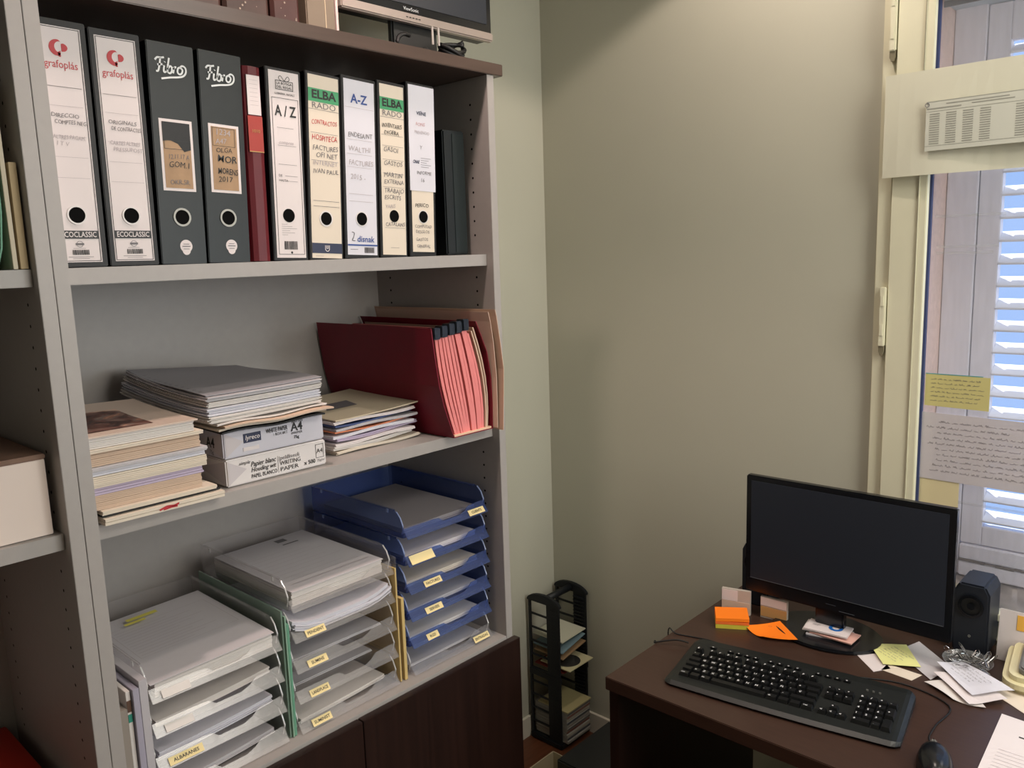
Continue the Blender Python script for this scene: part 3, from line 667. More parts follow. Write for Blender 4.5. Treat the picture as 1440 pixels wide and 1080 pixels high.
# ------------------------------------------------------------------ red expanding file and manila folder
rf = empty('expanding_file', (-.149, -.004, SH2+.001), label='crimson expanding file with salmon pink dividers and black tabs', cat='file')
def curved_panel(name, prof, y0, y1, t, m, parent, ny=6, yf=None, top=None):
    """prof: list of (x,z) bottom to top; sheet of thickness t spanning y0..y1"""
    mb = MB(); n = len(prof); vs = []
    for s in (0, 1):
        for j in range(ny+1):
            v = j/ny
            for (x, zz) in prof:
                dx = yf(v, zz) if yf else 0
                vs.append((x+dx+(t if s else 0), y0+(y1-y0)*v, zz*(1 if top is None else top(v))))
    N = n*(ny+1); idx = lambda i, j, s: s*N+j*n+i; fs = []
    for j in range(ny):
        for i in range(n-1):
            fs += [(idx(i, j, 0), idx(i, j+1, 0), idx(i+1, j+1, 0), idx(i+1, j, 0)), (idx(i, j, 1), idx(i+1, j, 1), idx(i+1, j+1, 1), idx(i, j+1, 1))]
    for j in range(ny):
        for i in (0, n-1): fs.append((idx(i, j, 0), idx(i, j, 1), idx(i, j+1, 1), idx(i, j+1, 0)))
    for i in range(n-1):
        for j in (0, ny): fs.append((idx(i, j, 0), idx(i+1, j, 0), idx(i+1, j, 1), idx(i, j, 1)))
    return mb.add(vs, fs).build(name, m, parent, smooth=False)
curved_panel('front_cover', [(0, 0), (-.010, .03), (-.026, .075), (-.037, .12), (-.044, .17), (-.049, .21), (-.053, .247)], .0, .42, .0022, redfile, rf, 6, lambda v, zz: .0)
curved_panel('back_cover', [(.122, 0), (.124, .06), (.122, .12), (.112, .18), (.095, .22), (.080, .252)], .0, .42, .0022, redfile, rf)
MB().box(.001, 0, 0, .122, .42, .0018).build('base_gusset', redfile, rf)
MB().box(.003, .001, .002, .120, .41, .006).build('gusset_lining', mat('cream gusset', '#E3BFA2', .7), rf)
ND = 13
for k in range(ND):
    u = (k+.6)/ND
    xb = .004+.112*u; xt = -.044+.126*u
    prof = [(xb+(xt-xb)*(s/6)**(1.0+.5*u)*1.0-.010*math.sin(PI*s/6)*(1-u)+.012*math.sin(PI*s/6)*u, .006+(.226+.006*math.sin(k*1.7))*s/6) for s in range(7)]
    curved_panel('divider', prof, .004+R_.uniform(0, .005), .40, (.0078+.0016*math.sin(k*2.3)) if k < ND-2 else .004, pinkm if k < ND-2 else manila, rf, 3)
for k in range(5):
    xx = -.046+k*.0215
    MB().box(xx, -.002, .222+.003*k, xx+.0195, .022, .247+.003*k).build('index_tab', blackg, rf, bevel=.002)
MB().box(-.046, .03, .20, .078, .40, .232).build('packed_papers', mat('dark file papers', '#4A3A3E', .8), rf)  # file contents in one dark colour
strip = MB().box(-.046, .05, .250, .060, .07, .2515)
mf = empty('manila_folder', (-.022, -.03, SH2+.0), label='worn manila folder squeezed between the red file and side panel', cat='folder')
curved_panel('folder_flap', [(.004, -.001), (.007, .05), (.010, .10), (.012, .14), (.004, .20), (-.006, .262), (-.010, .277)], .0, .42, .0015, manila, mf, 6, lambda v, zz: -.010*v)
curved_panel('folder_flap', [(-.002, .004), (-.001, .05), (0, .12), (-.006, .20), (-.014, .25), (-.020, .272)], .012, .41, .0015, mat('light manila card', '#D6BDAA', .7), mf, 6, lambda v, zz: -.002*v)

# ------------------------------------------------------------------ letter trays
B3 = .7315
TP = .0630
def make_tray(m, lip_m=None):
    W, D = .252, .345
    b = empty('letter_tray')
    mb = MB(); mb.box(.002, .004, .002, W-.002, D, .0042); mb.box(.002, D-.002, .002, W-.002, D, .060)
    prof = [(.006, .002), (.002, .014), (.003, .026), (.010, .044), (.020, .056), (.034, .0605), (.07, .0605), (D, .0605), (D, .002)]
    mb.prism(prof, 'x', 0, .0022); mb.prism(prof, 'x', W-.0022, W)
    mb.box(.002, .034, .058, .006, D-.01, .0605); mb.box(W-.006, .034, .058, W-.002, D-.01, .0605)
    mb.build('tray_shell', m, b)
    xs = [.002, .03, .09, .105, .115, .165, .185, .20, .22, .25]; hs = [.021, .021, .021, .020, .0125, .0125, .017, .024, .025, .026]
    mb = MB(); vs = []
    for x, h in zip(xs, hs):
        vs += [(x, -.012, .002), (x, -.0095, .0015), (x, -.012+.75*h+.0022, h), (x, -.012+.75*h, h+.0012)]
    fs = []
    for i in range(len(xs)-1):
        a = 4*i; c = a+4
        fs += [(a, c, c+3, a+3), (a+1, a+2, c+2, c+1), (a+3, c+3, c+2, a+2), (a, a+1, c+1, c)]
    fs += [(0, 3, 2, 1), (len(vs)-4, len(vs)-3, len(vs)-2, len(vs)-1)]
    mb.add(vs, fs).build('front_lip', m, b)
    mb = MB(); mb.tube([(.0025, .010, .010), (.0015, .004, .030), (.0015, .012, .047), (.0015, .024, .058)], .0016, 6); mb.tube([(W-.0025, .010, .010), (W-.0015, .004, .030), (W-.0015, .012, .047), (W-.0015, .024, .058)], .0016, 6)
    rimm = MATS['painted clear glint' if m is tray_clear else 'painted blue glint']; mb.box(-.0010, .05, .052, .0005, .056, .0605); mb.box(-.0010, .30, .052, .0005, .306, .0605)
    mb.build('corner_rim', rimm, b)
    return b
def copy_tree(o, parent=None):
    c = o.copy(); COL.objects.link(c)
    if parent is not None: c.parent = parent
    for ch in list(o.children):
        if not ch.name.startswith('label_sticker'): copy_tree(ch, c)
    return c
protoC = make_tray(tray_clear); protoB = make_tray(tray_blue)
used = set()
ORD = ['lowest', 'second from the bottom', 'third from the bottom', 'fourth from the bottom', 'fifth from the bottom', 'topmost']
def tray(proto, x, k, n, label, group, sticker=None, big=False, su=.028, dy=0, m=stickerm, sw=.045):
    if id(proto) in used: t = copy_tree(proto)
    else: t = proto; used.add(id(proto))
    t.location = (x, .034+dy, B3+TP*k)
    tag(t, label, 'letter tray', group)
    if sticker is not None:
        s = .0265 if big else .0125; hh = .021 if big else .0145
        V = Vector((0, .75, 1)).normalized(); U = X3; o = Vector((su, -.0105, .0045))
        N = U.cross(V); sw = sw*(1.35 if big else 1); p = [o, o+U*sw, o+U*sw+V*hh, o+V*hh]
        mb = MB(); q = [a+N*.0006 for a in p]+[a+N*.0011 for a in p]
        mb.add(q, [(0, 3, 2, 1), (4, 5, 6, 7), (0, 1, 5, 4), (1, 2, 6, 5), (2, 3, 7, 6), (3, 0, 4, 7)])
        st = mb.build('label_sticker', m, t)
        if sticker: text(sticker, .0085, tuple(o+U*sw*.5+V*.0045+N*.0012), (U, V), inkblack, st, 'CENTER', bold=.015, maxw=sw*.82)
    return t
def sheaf(x, k, w, t, m, label, group, dy=.0, rz=0, jit=.0015, lay=None, zf=None, d=.297, z0=.0046, name='paper_sheaf', dx=0):
    o = papers(name, x+.252/2-w/2+dx, (.058 if t < .02 else .046)+dy, B3+TP*k+z0, w, d, t, m, label, 'papers', group, rz, zf, lay or max(1, int(t/.0018)), jit, 8, 8)
    return o
names_mid = ['SUMINIST', 'LANDPLACE', 'SUMINS', 'PENDENT', None]
for k in range(4):
    lab = 'clear letter tray, '+ORD[k if k < 3 else 5]+' of the four-tray left stack'
    t = tray(protoC, -.842, k, 4, lab, 'clear letter trays of the left stack', 'ALBARANES' if k == 1 else ('' if k in (2, 3) else None), m=stickerm if k == 1 else paper, sw=.062 if k == 1 else .05, su=.02)
pl_ = [('grey-white paper sheaf in the lowest tray of the left stack', paper2, .010, .0), ('thick white paper sheaf in the second tray up of the left stack', labelb, .016, .0), ('cream-edged paper sheaf in the third tray up of the left stack', paper, .012, 0)]
for k, (lab, m, t, dy) in enumerate(pl_):
    sheaf(-.842, k, .222, t, m, lab, 'paper sheaves in the left tray stack', dy-.004, R_.uniform(-.01, .01), zf=lambda u, v: .010*u*u*(1-v))
o = sheaf(-.842, 3, .225, .026, paper, 'pile of white forms filling the topmost tray of the left stack', 'paper sheaves in the left tray stack', -.008, .0, .0012, 9, lambda u, v: .004*u+.004*v)
o2 = papers('form_sheet', -.838, .032, B3+TP*3+.0315, .236, .30, .0012, mat('grey white form', '#C8C3C6', .7), 'printed form with yellow highlighter on top of the left tray stack', 'document', None, .0, lambda u, v: .006*u+.004*v, 1, 0, 10, 10)
rects([(.03+.0*k, .10+.012*k, .03+.10+(k*37 % 5)*.014, .1012+.012*k) for k in range(11)], (0, 0, .0075), (Vector((1, 0, .025)), Vector((0, 1, .0133))), inklight, o2)
rects(frame_lines(.025, .09, .215, .235, .0008), (0, 0, .0075), (Vector((1, 0, .025)), Vector((0, 1, .0133))), inklight, o2)
rects([(.07, .255, .13, .268), (.06, .240, .10, .250)], (0, 0, .0077), (Vector((1, 0, .025)), Vector((0, 1, .0133))), mat('yellow highlighter', '#D9CF5E', .7), o2, 'highlighter_mark')

for k in range(5):
    kk = k
    lab = 'clear letter tray, '+(ORD[k] if k < 4 else 'topmost')+' of the five-tray middle stack'
    tray(protoC, -.565, k, 5, lab, 'clear letter trays of the middle stack', names_mid[k])
sheaf(-.565, 0, .215, .010, paper, 'white sheaf in the lowest tray of the middle stack', 'paper sheaves in the middle tray stack', -.004, .02, zf=lambda u, v: .006*u*u*(1-v))
sheaf(-.565, 1, .20, .004, paper2, 'thin grey sheaf in the second tray up of the middle stack', 'paper sheaves in the middle tray stack', .03, 0)
sheaf(-.565, 2, .225, .005, paper2, 'greyish sheaf in the third tray up of the middle stack', 'paper sheaves in the middle tray stack', .01, -.01)
sheaf(-.565, 3, .238, .020, labelb, 'curling pack of sheets sagging over the fourth tray of the middle stack', 'paper sheaves in the middle tray stack', -.012, .01, .004, 7, lambda u, v: .030*max(0, abs(u-.5)*2-.45)**2*1.6*(1-.5*v)+.004)
o = sheaf(-.565, 4, .222, .028, paper, 'pile of forms filling the topmost tray of the middle stack', 'paper sheaves in the middle tray stack', .0, .01, .0010, 9)
o2 = papers('form_sheet', -.552, .040, B3+TP*4+.034, .224, .30, .0012, mat('grey white form', '#C8C3C6', .7), 'printed form with small dark stamp on top of the middle stack', 'document', None, .01, lambda u, v: .002*v, 1, 0, 6, 6)
rects([(.02, .05+.020*k, .20-(k % 3)*.03, .0508+.020*k) for k in range(9)]+[(.02, .03, .21, .032)], (0, 0, .0032), (X3, Y3), inklight, o2)
rects([(.135, .262, .160, .282), (.135, .240, .175, .246)], (0, 0, .0034), (X3, Y3), inkgrey, o2, 'stamp')

names_blue = ['ENTRADAS', 'RGD', 'SERVEIS', 'FACTURES', '', 'CLIENTS']
for k in range(6):
    lab = 'blue letter tray, '+ORD[k]+' of the right-hand stack'
    tray(protoB if k else protoC, -.274, k, 6, 'clear letter tray, lowest under the blue trays of the right-hand stack' if k == 0 else lab, 'letter trays of the right-hand stack', names_blue[k], big=(k == 4), su=.19 if k in (0, 5) else (.01 if k == 4 else .045), sw=.05 if k not in (1,) else .034)
bl = [(.006, paper2, 'grey sheaf in the lowest tray of the right-hand stack'), (.010, paper, 'white sheaf in the second tray up of the right-hand stack'), (.010, paper2, 'grey-white sheaf in the third tray up of the right-hand stack'), (.012, paper3, 'yellowish sheaf in the fourth tray up of the right-hand stack'), (.012, labelw, 'white sheaf in the fifth tray up of the right-hand stack'), (.012, mat('dark printed paper', '#8A8486', .6), 'grey printed papers in the topmost blue tray')]
for k, (t, m, lab) in enumerate(bl):
    sheaf(-.274, k, .222, t, m, lab, 'paper sheaves in the right tray stack', 0, R_.uniform(-.015, .015), .0015, 3)
# standing folders between the stacks
def stander(name, x, y0, y1, h, t, m, label, cat, lean=0, group=None, z=B3):
    o = MB().box(0, 0, 0.0005, t, y1-y0, h).build(name, m, None, bevel=.0004); o.location = (x, y0, z); o.rotation_euler = (0, lean, 0); tag(o, label, cat, group); return o
stander('plastic_folder', -.5840, .034, .36, .262, .0035, tray_green, 'clear greenish plastic folder standing beside the left tray stack', 'folder')
stander('card_folder', -.5790, .030, .34, .250, .0030, green_f, 'green card folder standing left of the middle tray stack', 'folder')
stander('card_folder', -.5745, .032, .34, .232, .0050, green_d, 'dark green folder standing against the middle tray stack', 'folder')
stander('card_folder', -.3085, .030, .34, .262, .0040, cream_f, 'yellow cream folder standing between the middle and blue trays', 'folder')
stander('plastic_folder', -.3025, .034, .36, .285, .0020, film, 'clear plastic sleeve standing against the blue trays', 'folder')
stander('card_folder', -.2975, .028, .33, .190, .0080, cream_f, 'thicker cream folder pressed against the blue tray stack', 'folder')
# standing magazines at the left
stander('magazine', -.8955, .018, .25, .205, .012, mat('greyish magazine', '#8E857C', .5), 'greyish magazine standing against the left post beside the trays', 'magazine')
s_ = stander('magazine', -.882, .022, .26, .232, .007, paper, 'white magazine with green and brown print standing left of the trays', 'magazine')
o = s_; MB().box(.0003, -.0008, .196, .0067, .0002, .216).build('brown_print', mat('brown print', '#5E4436', .6), o); MB().box(.0003, -.0008, .178, .0067, .0002, .192).build('green_print', mat('green cover print', '#2E8A78', .6), o)
stander('magazine', -.8735, .014, .27, .235, .010, mat('lilac grey magazine', '#A49FAE', .4), 'lilac grey glossy magazine standing left of the trays', 'magazine')
stander('magazine', -.8620, .016, .27, .245, .013, mat('white grey magazine', '#B9B4B8', .4), 'thick white magazine standing right against the left tray stack', 'magazine')

# ------------------------------------------------------------------ left bookcase contents
b = empty('archive_box', (-1.30, .034, SH2), label='pinkish white archive box with brown lid in the left bookcase', cat='box', ry=0)
MB().box(0, 0, .0005, .346, .33, .118).build('box_body', mat('pinkish white card', '#E3D2C8', .6, .3), b, bevel=.001)
MB().box(-.001, -.002, .118, .347, .332, .126).build('lid', mat('brown card lid', '#7D6253', .6, .3, noise=.15, scale=25), b, bevel=.0015)
fl = 'upright folders in the left bookcase'
o = stander('card_folder', -.9565, .022, .36, .150, .010, mat('tan cream card', '#C6B08A', .7), 'tan cream folder with a split lower corner by the left post', 'folder', .0, fl, SH1)
o = stander('card_folder', -.9655, .024, .37, .262, .006, mat('pale cream card', '#CFC3AC', .7), 'tall pale cream folder leaning in the left bookcase', 'folder', -.004, fl, SH1)
gf = empty('hanging_folder', (-.972, .026, SH1), label='green folder bulging with white sheets at the left edge', cat='folder', group=fl)
for k, (m, dx) in enumerate(((green_d, 0), (paper, -.004), (green_f, -.008), (paper2, -.014), (green_d, -.020))):
    curved_panel('folded_sheet', [(dx-.014+.0, .002), (dx-.006, .03), (dx-.001, .08), (dx, .14), (dx-.003, .20), (dx-.008, .25)], .0, .30, .0022, m, gf, 2)
b = empty('box_file', (-1.25, .02, B3), label='flat red box file lying on the bottom shelf of the left bookcase', cat='box file')
MB().box(0, 0, .0005, .285, .39, .060).build('case', mat('bright red card', '#B02412', .45, .5), b, bevel=.002)
MB().box(.0, -.001, .026, .286, .391, .028).build('lid_seam', mat('dark red seam', '#4A0C08', .5), b)

# ------------------------------------------------------------------ on top of the bookcase
TZ = 2.067
def volume(x0, x1, y0, h, m, label, specks=0):
    b = empty('leather_volume', (x0, y0, TZ), label=label, cat='book', group='dark leather volumes on top of the bookcase')
    w = x1-x0; MB().prism([(0, .20), (0, .006), (.006, .001), (w-.006, .001), (w, .006), (w, .20)], 'z', 0, h).build('cover', m, b, bevel=0)
    g = MB(); rr = random.Random(int(x0*1000))
    for k in range(specks):
        cx, cz = rr.uniform(.01, w-.01), rr.uniform(.003, .05); g.disc((cx, -.0006, cz), rr.uniform(.0007, .0018), X3, Z3, n=7)
    if specks: g.build('worn_flecks', mat('pale flecks', '#A08F80', .7), b)
volume(-.80, -.700, .012, .25, leather, 'dark leather volume furthest left on top of the bookcase', 4)
volume(-.698, -.612, .012, .25, leather, 'dark leather volume second from left on top of the bookcase', 4)
volume(-.610, -.524, .010, .26, leather, 'dark leather volume with pale flecks beside the black gap', 9)
volume(-.520, -.462, .010, .26, mat('plum leather', '#4B2A27', .4, .5, noise=.2, scale=20), 'plum leather volume nearest the beige box on top', 6)
bb = empty('slipcase', (-.448, .012, TZ), label='beige slipcase with a painted highlight line on top of the bookcase', cat='box')
MB().box(0, 0, .0005, .062, .22, .24).build('case', mat('beige slipcase card', '#7F6F5E', .6), bb, bevel=.002)
MB().box(.040, -.0006, .002, .0415, .001, .238).build('edge_highlight', mat('painted cream highlight', '#CDB79A', .5), bb)  # pale strip painting a highlight line onto the slipcase
tag(MB().box(0, 0, 0, .005, .22, .24).build('loose_card', mat('pink white card', '#DCC3BE', .5)), 'pinkish white card standing between the slipcase and upper monitor', 'card').location = (-.384, .012, TZ+.0005)

mo = empty('monitor', (-.05, .15, TZ), label='silver and black monitor standing on top of the bookcase', cat='monitor', rz=.0)
MB().box(-.222, .004, .098, .222, .045, .375).build('housing', blackm, mo, bevel=.004)
MB().box(-.222, -.006, .112, .222, .006, .375).build('bezel', blackg, mo, bevel=.002)
MB().box(-.205, -.0075, .132, .205, -.005, .362).build('screen', screenm, mo)
MB().box(-.224, -.010, .094, .224, .008, .114).build('silver_strip', silver, mo, bevel=.003)
text('ViewSonic', .0105, (-.035, -.0075, .119), FR, legendm, mo, 'CENTER', name='brand_print')
for k in range(5): MB().box(-.052+k*.009, -.0108, .1035, -.0465+k*.009, -.0098, .1055).build('control_icon', inkblack, mo)
MB().box(-.075, .012, .012, .06, .03, .13).build('neck', blackm, mo, bevel=.004)
MB().prism([(-.11+.0, -.02), (-.09, -.06), (0, -.08), (.09, -.06), (.11, -.02), (.11, .08), (-.11, .08)], 'z', 0.0005, .014).build('foot', blackm, mo, bevel=.004)
cb = MB()
cb.tube([(-.03+.012*math.cos(a), -.045-.0*a, .018+.0*a) for a in (0, .1)], .003, 6)
cb.v = []; cb.f = []
for j in range(3):
    P = [(.045+.036*math.cos(t*.5)+.004*j, -.05+.018*math.sin(t*.5)+.004*j, .034+.008*j+.018*math.sin(t*.35+j)) for t in range(14)]
    cb.tube(P, .0048, 6)
P = [(-.085+.026*math.cos(t*.45+1.2), -.045, .034+.022*math.sin(t*.45+1.2)) for t in range(10)]; cb.tube(P, .0045, 6)
cb.tube([(-.06, -.04, .02), (-.03, -.045, .035), (.0, -.048, .022), (.03, -.05, .03), (.07, -.045, .02)], .004, 6)
tag(cb.build('coiled_cable', cablem, None, smooth=True), 'black cable coiled round the foot of the upper monitor', 'cable').location = (-.05, .15, TZ)
for k, xx in enumerate((-.058, -.040)):
    tag(MB().box(0, 0, 0, .005, .003, .038).build('cable_tie', mat('white tie', '#B9B0AA', .5), None, bevel=.0008), 'white cable tie hanging %s behind the coiled cable' % ('left' if k == 0 else 'right'), 'cable tie').location = (-.05+xx+.03, .085, TZ+.04)

# ------------------------------------------------------------------ desk
DZ = .73
dk = empty('desk', (0, -.30, FZ), label='dark brown office desk set against the window wall', cat='desk')
MB().box(-.006, -1.35, DZ-.030-FZ, .668, 0, DZ-FZ).build('desktop', deskm, dk, bevel=.0015)
MB().box(.006, -.026, 0.001, .660, -.002, DZ-.030-FZ).build('leg_panel', wenge, dk, bevel=.001)
MB().box(.006, -1.34, 0.001, .660, -1.314, DZ-.030-FZ).build('leg_panel', wenge, dk, bevel=.001)
# lower monitor (faces -x)
mo = empty('monitor', (.47, -.6255, DZ), label='black widescreen monitor standing on the desk', cat='monitor', rz=-PI/2)
W2 = .2365; Zb, Zt = .066, .365
MB().box(-W2, .0, Zb, W2, .020, Zt).build('bezel', blackg, mo, bevel=.003)
MB().box(-.19, .018, Zb+.04, .19, .05, Zt-.03).build('back_shell', blackm, mo, bevel=.01)
MB().box(-W2+.014, -.0012, Zb+.038, W2-.014, .002, Zt-.013).build('screen', screenm, mo)
rects([(-W2+.014, Zb+.0365, W2-.014, Zb+.0378)], (0, -.0016, 0), FR, mat('grey trim line', '#6A6F78', .3), mo, 'trim_line')
rects([(.0, Zb+.0075, .035, Zb+.0085)], (0, -.0006, 0), FR, mat('grey trim line', '#6A6F78', .3), mo, 'trim_line')
rects([(-.032, Zb+.018, -.008, Zb+.0195)], (0, -.0006, 0), FR, mat('grey print on bezel', '#3A3E46', .4), mo, 'bezel_mark')
MB().box(-.062, .012, .008, .006, .035, Zb+.08).build('neck', blackg, mo, bevel=.004)
pts = [(-.0355+.127*math.cos(2*PI*k/40), .02+.098*math.sin(2*PI*k/40)) for k in range(40)]
MB().prism(pts, 'z', .0005, .009).build('foot', blackg, mo, bevel=.003)

# speakers
def speaker(x, y, rz, label):
    b = empty('desk_speaker', (x, y, DZ), label=label, cat='speaker', group='pair of black desk speakers', rz=rz)
    pts = [(-.033, 0), (.033, 0), (.036, .02), (.036, .145), (.026, .165), (-.026, .165), (-.036, .145), (-.036, .02)]
    MB().prism(pts, 'y', 0, .10).build('cabinet', mat('navy black plastic', '#171C26', .5), b, bevel=.004)
    c = (0, -.002, .115)
    MB().ring(c, .020, .026, X3, Z3, .003).build('cone_surround', blackg, b)
    MB().disc((0, -.0005, .115), .020, X3, Z3).build('cone', blackm, b)
    MB().disc((0, -.004, .115), .008, X3, Z3, n=16).build('dust_cap', blackg, b)
    MB().ring((0, -.0015, .045), .0015, .003, X3, Z3, .001, 10).build('power_light', grey_p, b)
    return b
speaker(.585, -.872, -PI/2, 'black desk speaker with a round cone, right of the desk monitor')
speaker(.53, -.385, -PI/2, 'black desk speaker mostly hidden behind the left side of the desk monitor')

# keyboard
kx = Vector((.146, -.989, 0)); kb = empty('keyboard', (.046, -.414, DZ), label='black full-size keyboard with white key legends on the desk', cat='keyboard', rz=math.atan2(-.989, .146))
KL, KD = .465, .198
def kz(y): return .010+.016*min(1, max(0, (y-.02)/.14))
mb = MB(); NX = 60; sec = []
for i in range(NX+1):
    u = i/NX; x = KL*u
    e = min(u, 1-u)*KL; c = max(0, 1-e/.016); ins = .010*c*c
    arc = .006*math.sin(PI*u)
    y0 = ins-arc; y1 = KD-ins+arc*.8
    sec.append([(x, y0+.004, .001), (x, y0, .006), (x, y0+.010, .0115-.003*c*c), (x, .050, kz(.05)-.001-.004*c*c), (x, .175, kz(.175)-.002-.006*c*c), (x, y1-.004, .024-.006*c*c), (x, y1, .018-.008*c), (x, y1-.003, .001)])
vs = [p for s in sec for p in s]; n = 8; fs = []
for i in range(NX):
    for k in range(n): fs.append((i*n+k, (i+1)*n+k, (i+1)*n+(k+1) % n, i*n+(k+1) % n))
fs += [tuple(range(n)), tuple(NX*n+k for k in range(n-1, -1, -1))]
mb.add(vs, fs).build('case', kbm, kb, bevel=0)
kmesh = {}
legs = MB()
LEG = []
def key(x, y, w, d=.0165, leg=None):
    zz = kz(y+d/2)-.001
    kk = (round(w, 4), round(d, 4))
    if kk not in kmesh:
        o = MB(); h = .008; a = .0022
        o.add([(0, 0, 0), (w, 0, 0), (w, d, 0), (0, d, 0), (a, a, h), (w-a, a, h), (w-a, d-a, h), (a, d-a, h)], [(0, 3, 2, 1), (4, 5, 6, 7), (0, 1, 5, 4), (1, 2, 6, 5), (2, 3, 7, 6), (3, 0, 4, 7)])
        ob = o.build('key', keym, kb); kmesh[kk] = ob.data
    else:
        ob = bpy.data.objects.new('key', kmesh[kk]); COL.objects.link(ob); ob.parent = kb
    ob.location = (x, y, zz)
    if leg: LEG.append((leg, x+.0035, y+d*.42, zz+.0083))
P_ = .0187; x0 = .022; ys = [.033+k*.0185 for k in range(6)]
rows = [  # y idx, list of (width units, legend)
    (0, [(1.25, 'Ctrl'), (1.25, ''), (1.25, 'Alt'), (6.25, ''), (1.25, 'Gr'), (1.25, ''), (1.25, ''), (1.25, 'Ctrl')]),
    (1, [(1.25, ''), (1, '<')]+[(1, c) for c in 'ZXCVBNM,.-']+[(2.75, '')]),
    (2, [(1.75, '')]+[(1, c) for c in 'ASDFGHJKLÑ´Ç']+[(1.25, '')]),
    (3, [(1.5, '')]+[(1, c) for c in 'QWERTYUIOP`+']+[(1.5, '')]),
    (4, [(1, 'º')]+[(1, c) for c in "1234567890'¡"]+[(2, '')])]
for yi, ks in rows:
    x = x0
    for w, lg in ks:
        key(x, ys[yi], P_*w-.0012, leg=lg or None); x += P_*w
for k in range(13): key(x0+k*P_*1.0+(k > 0)*.012+(k > 4)*.006+(k > 8)*.006, ys[5]+.006, P_*.86, .012, leg='F' if k else 'E')
nx0 = x0+15*P_+.008
for r_ in (3, 4):
    for c_ in range(3): key(nx0+c_*.0180, ys[r_], .0168, leg='"')
key(nx0+.018, ys[1], .0168, leg='^'); [key(nx0+c_*.018, ys[0], .0168, leg='<') for c_ in range(3)]
px0 = nx0+3*.018+.008
for r_, row in enumerate((('0', '', '.'), ('1', '2', '3'), ('4', '5', '6'), ('7', '8', '9'), ('B', '/', '*'))):
    for c_, lg in enumerate(row):
        if r_ == 0 and c_ == 1: continue
        key(px0+c_*.0180, ys[r_], .0348 if (r_ == 0 and c_ == 0) else .0168, leg=lg)
key(px0+.054, ys[4], .0168, leg='-'); key(px0+.054, ys[2], .0168, .035, leg='+'); key(px0+.054, ys[0], .0168, .035)
# media buttons along the back edge
for (a, cnt) in ((.045, 1), (.085, 4), (.175, 4), (.275, 4)):
    for k in range(cnt):
        MB().box(a+k*.019, .160, .0225, a+k*.019+.014, .168, .0265).build('media_button', keym, kb, bevel=.001)
        LEG.append(('o', a+k*.019+.004, .163, .0269))
for k in range(3): MB().box(px0+.006+k*.012, .148, .0225, px0+.010+k*.012, .150, .0262).build('status_light', grey_p, kb)
# legends joined as one printed part
lm = MB(); base = {}
for (s, x, y, zz) in LEG:
    if s not in base:
        cu = bpy.data.curves.new('t', 'FONT'); cu.body = s; cu.size = .0085 if len(s) == 1 else .005; cu.resolution_u = 1; cu.offset = .0001
        t = bpy.data.objects.new('t', cu); COL.objects.link(t); bpy.context.view_layer.update(); me = bpy.data.meshes.new_from_object(t); bpy.data.objects.remove(t)
        base[s] = ([tuple(v.co) for v in me.vertices], [tuple(p.vertices) for p in me.polygons])
    v, f_ = base[s]; lm.add([(a[0]+x, a[1]+y-.002, zz+.0001) for a in v], f_)
me = bpy.data.meshes.new('key_legends'); me.from_pydata(lm.v, [], lm.f); me.update(); link('key_legends', me, legendm, kb)

def cable(name, pts, r, label, m=cablem):
    P = [Vector(p) for p in pts]; Q = []
    for i in range(len(P)-1):
        a, b_, c, d = P[max(i-1, 0)], P[i], P[i+1], P[min(i+2, len(P)-1)]
        for k in range(6):
            t = k/6; Q.append(.5*((2*b_)+(c-a)*t+(2*a-5*b_+4*c-d)*t*t+(3*b_-a-3*c+d)*t**3))
    Q.append(P[-1]); o = MB().tube(Q, r, 6).build(name, m, None, smooth=True); return tag(o, label, 'cable')
z_ = DZ+.0022
cable('cable', [(.224, -.372, DZ+.012), (.215, -.345, z_+.012), (.196, -.310, z_+.004), (.192, -.300, z_), (.205, -.296, DZ-.006), (.24, -.294, DZ-.1), (.26, -.292, DZ-.25)], .0020, 'black keyboard cable looping over the left desk end')
cable('cable', [(.268, -.294, DZ-.25), (.262, -.295, DZ-.05), (.258, -.298, DZ+.012), (.264, -.318, z_), (.282, -.39, z_), (.281, -.47, z_), (.305, -.58, z_), (.312, -.68, z_), (.36, -.80, z_), (.33, -.90, z_), (.24, -.900, z_), (.18, -.905, z_+.006), (.152, -.921, DZ+.012)], .0016, 'thin black mouse cable running behind the keyboard')

# mouse
ms = empty('mouse', (.094, -.940, DZ), label='black glossy computer mouse at the bottom edge of the photo', cat='mouse', rz=math.radians(-160))
mb = MB(); NU, NV = 16, 10; vs = []
for j in range(NV+1):
    for i in range(NU):
        a = 2*PI*i/NU; s = math.cos(j/NV*PI/2)
        vs.append((.056*math.cos(a)*(s**.6), (.030-.004*math.cos(a))*math.sin(a)*(s**.6), .001+.036*math.sin(j/NV*PI/2)*(1-.25*math.cos(a)*s)))
fs = [(j*NU+i, j*NU+(i+1) % NU, (j+1)*NU+(i+1) % NU, (j+1)*NU+i) for j in range(NV) for i in range(NU)]+[tuple(range(NU-1, -1, -1))]
mb.add(vs, fs).build('shell', blackg, ms, smooth=True)
MB().box(-.048, -.005, .0275, -.026, .005, .0345).build('scroll_wheel', grey_p, ms, bevel=.002)
MB().box(-.050, -.0006, .012, -.0, .0006, .0345).build('button_gap', holem, ms)

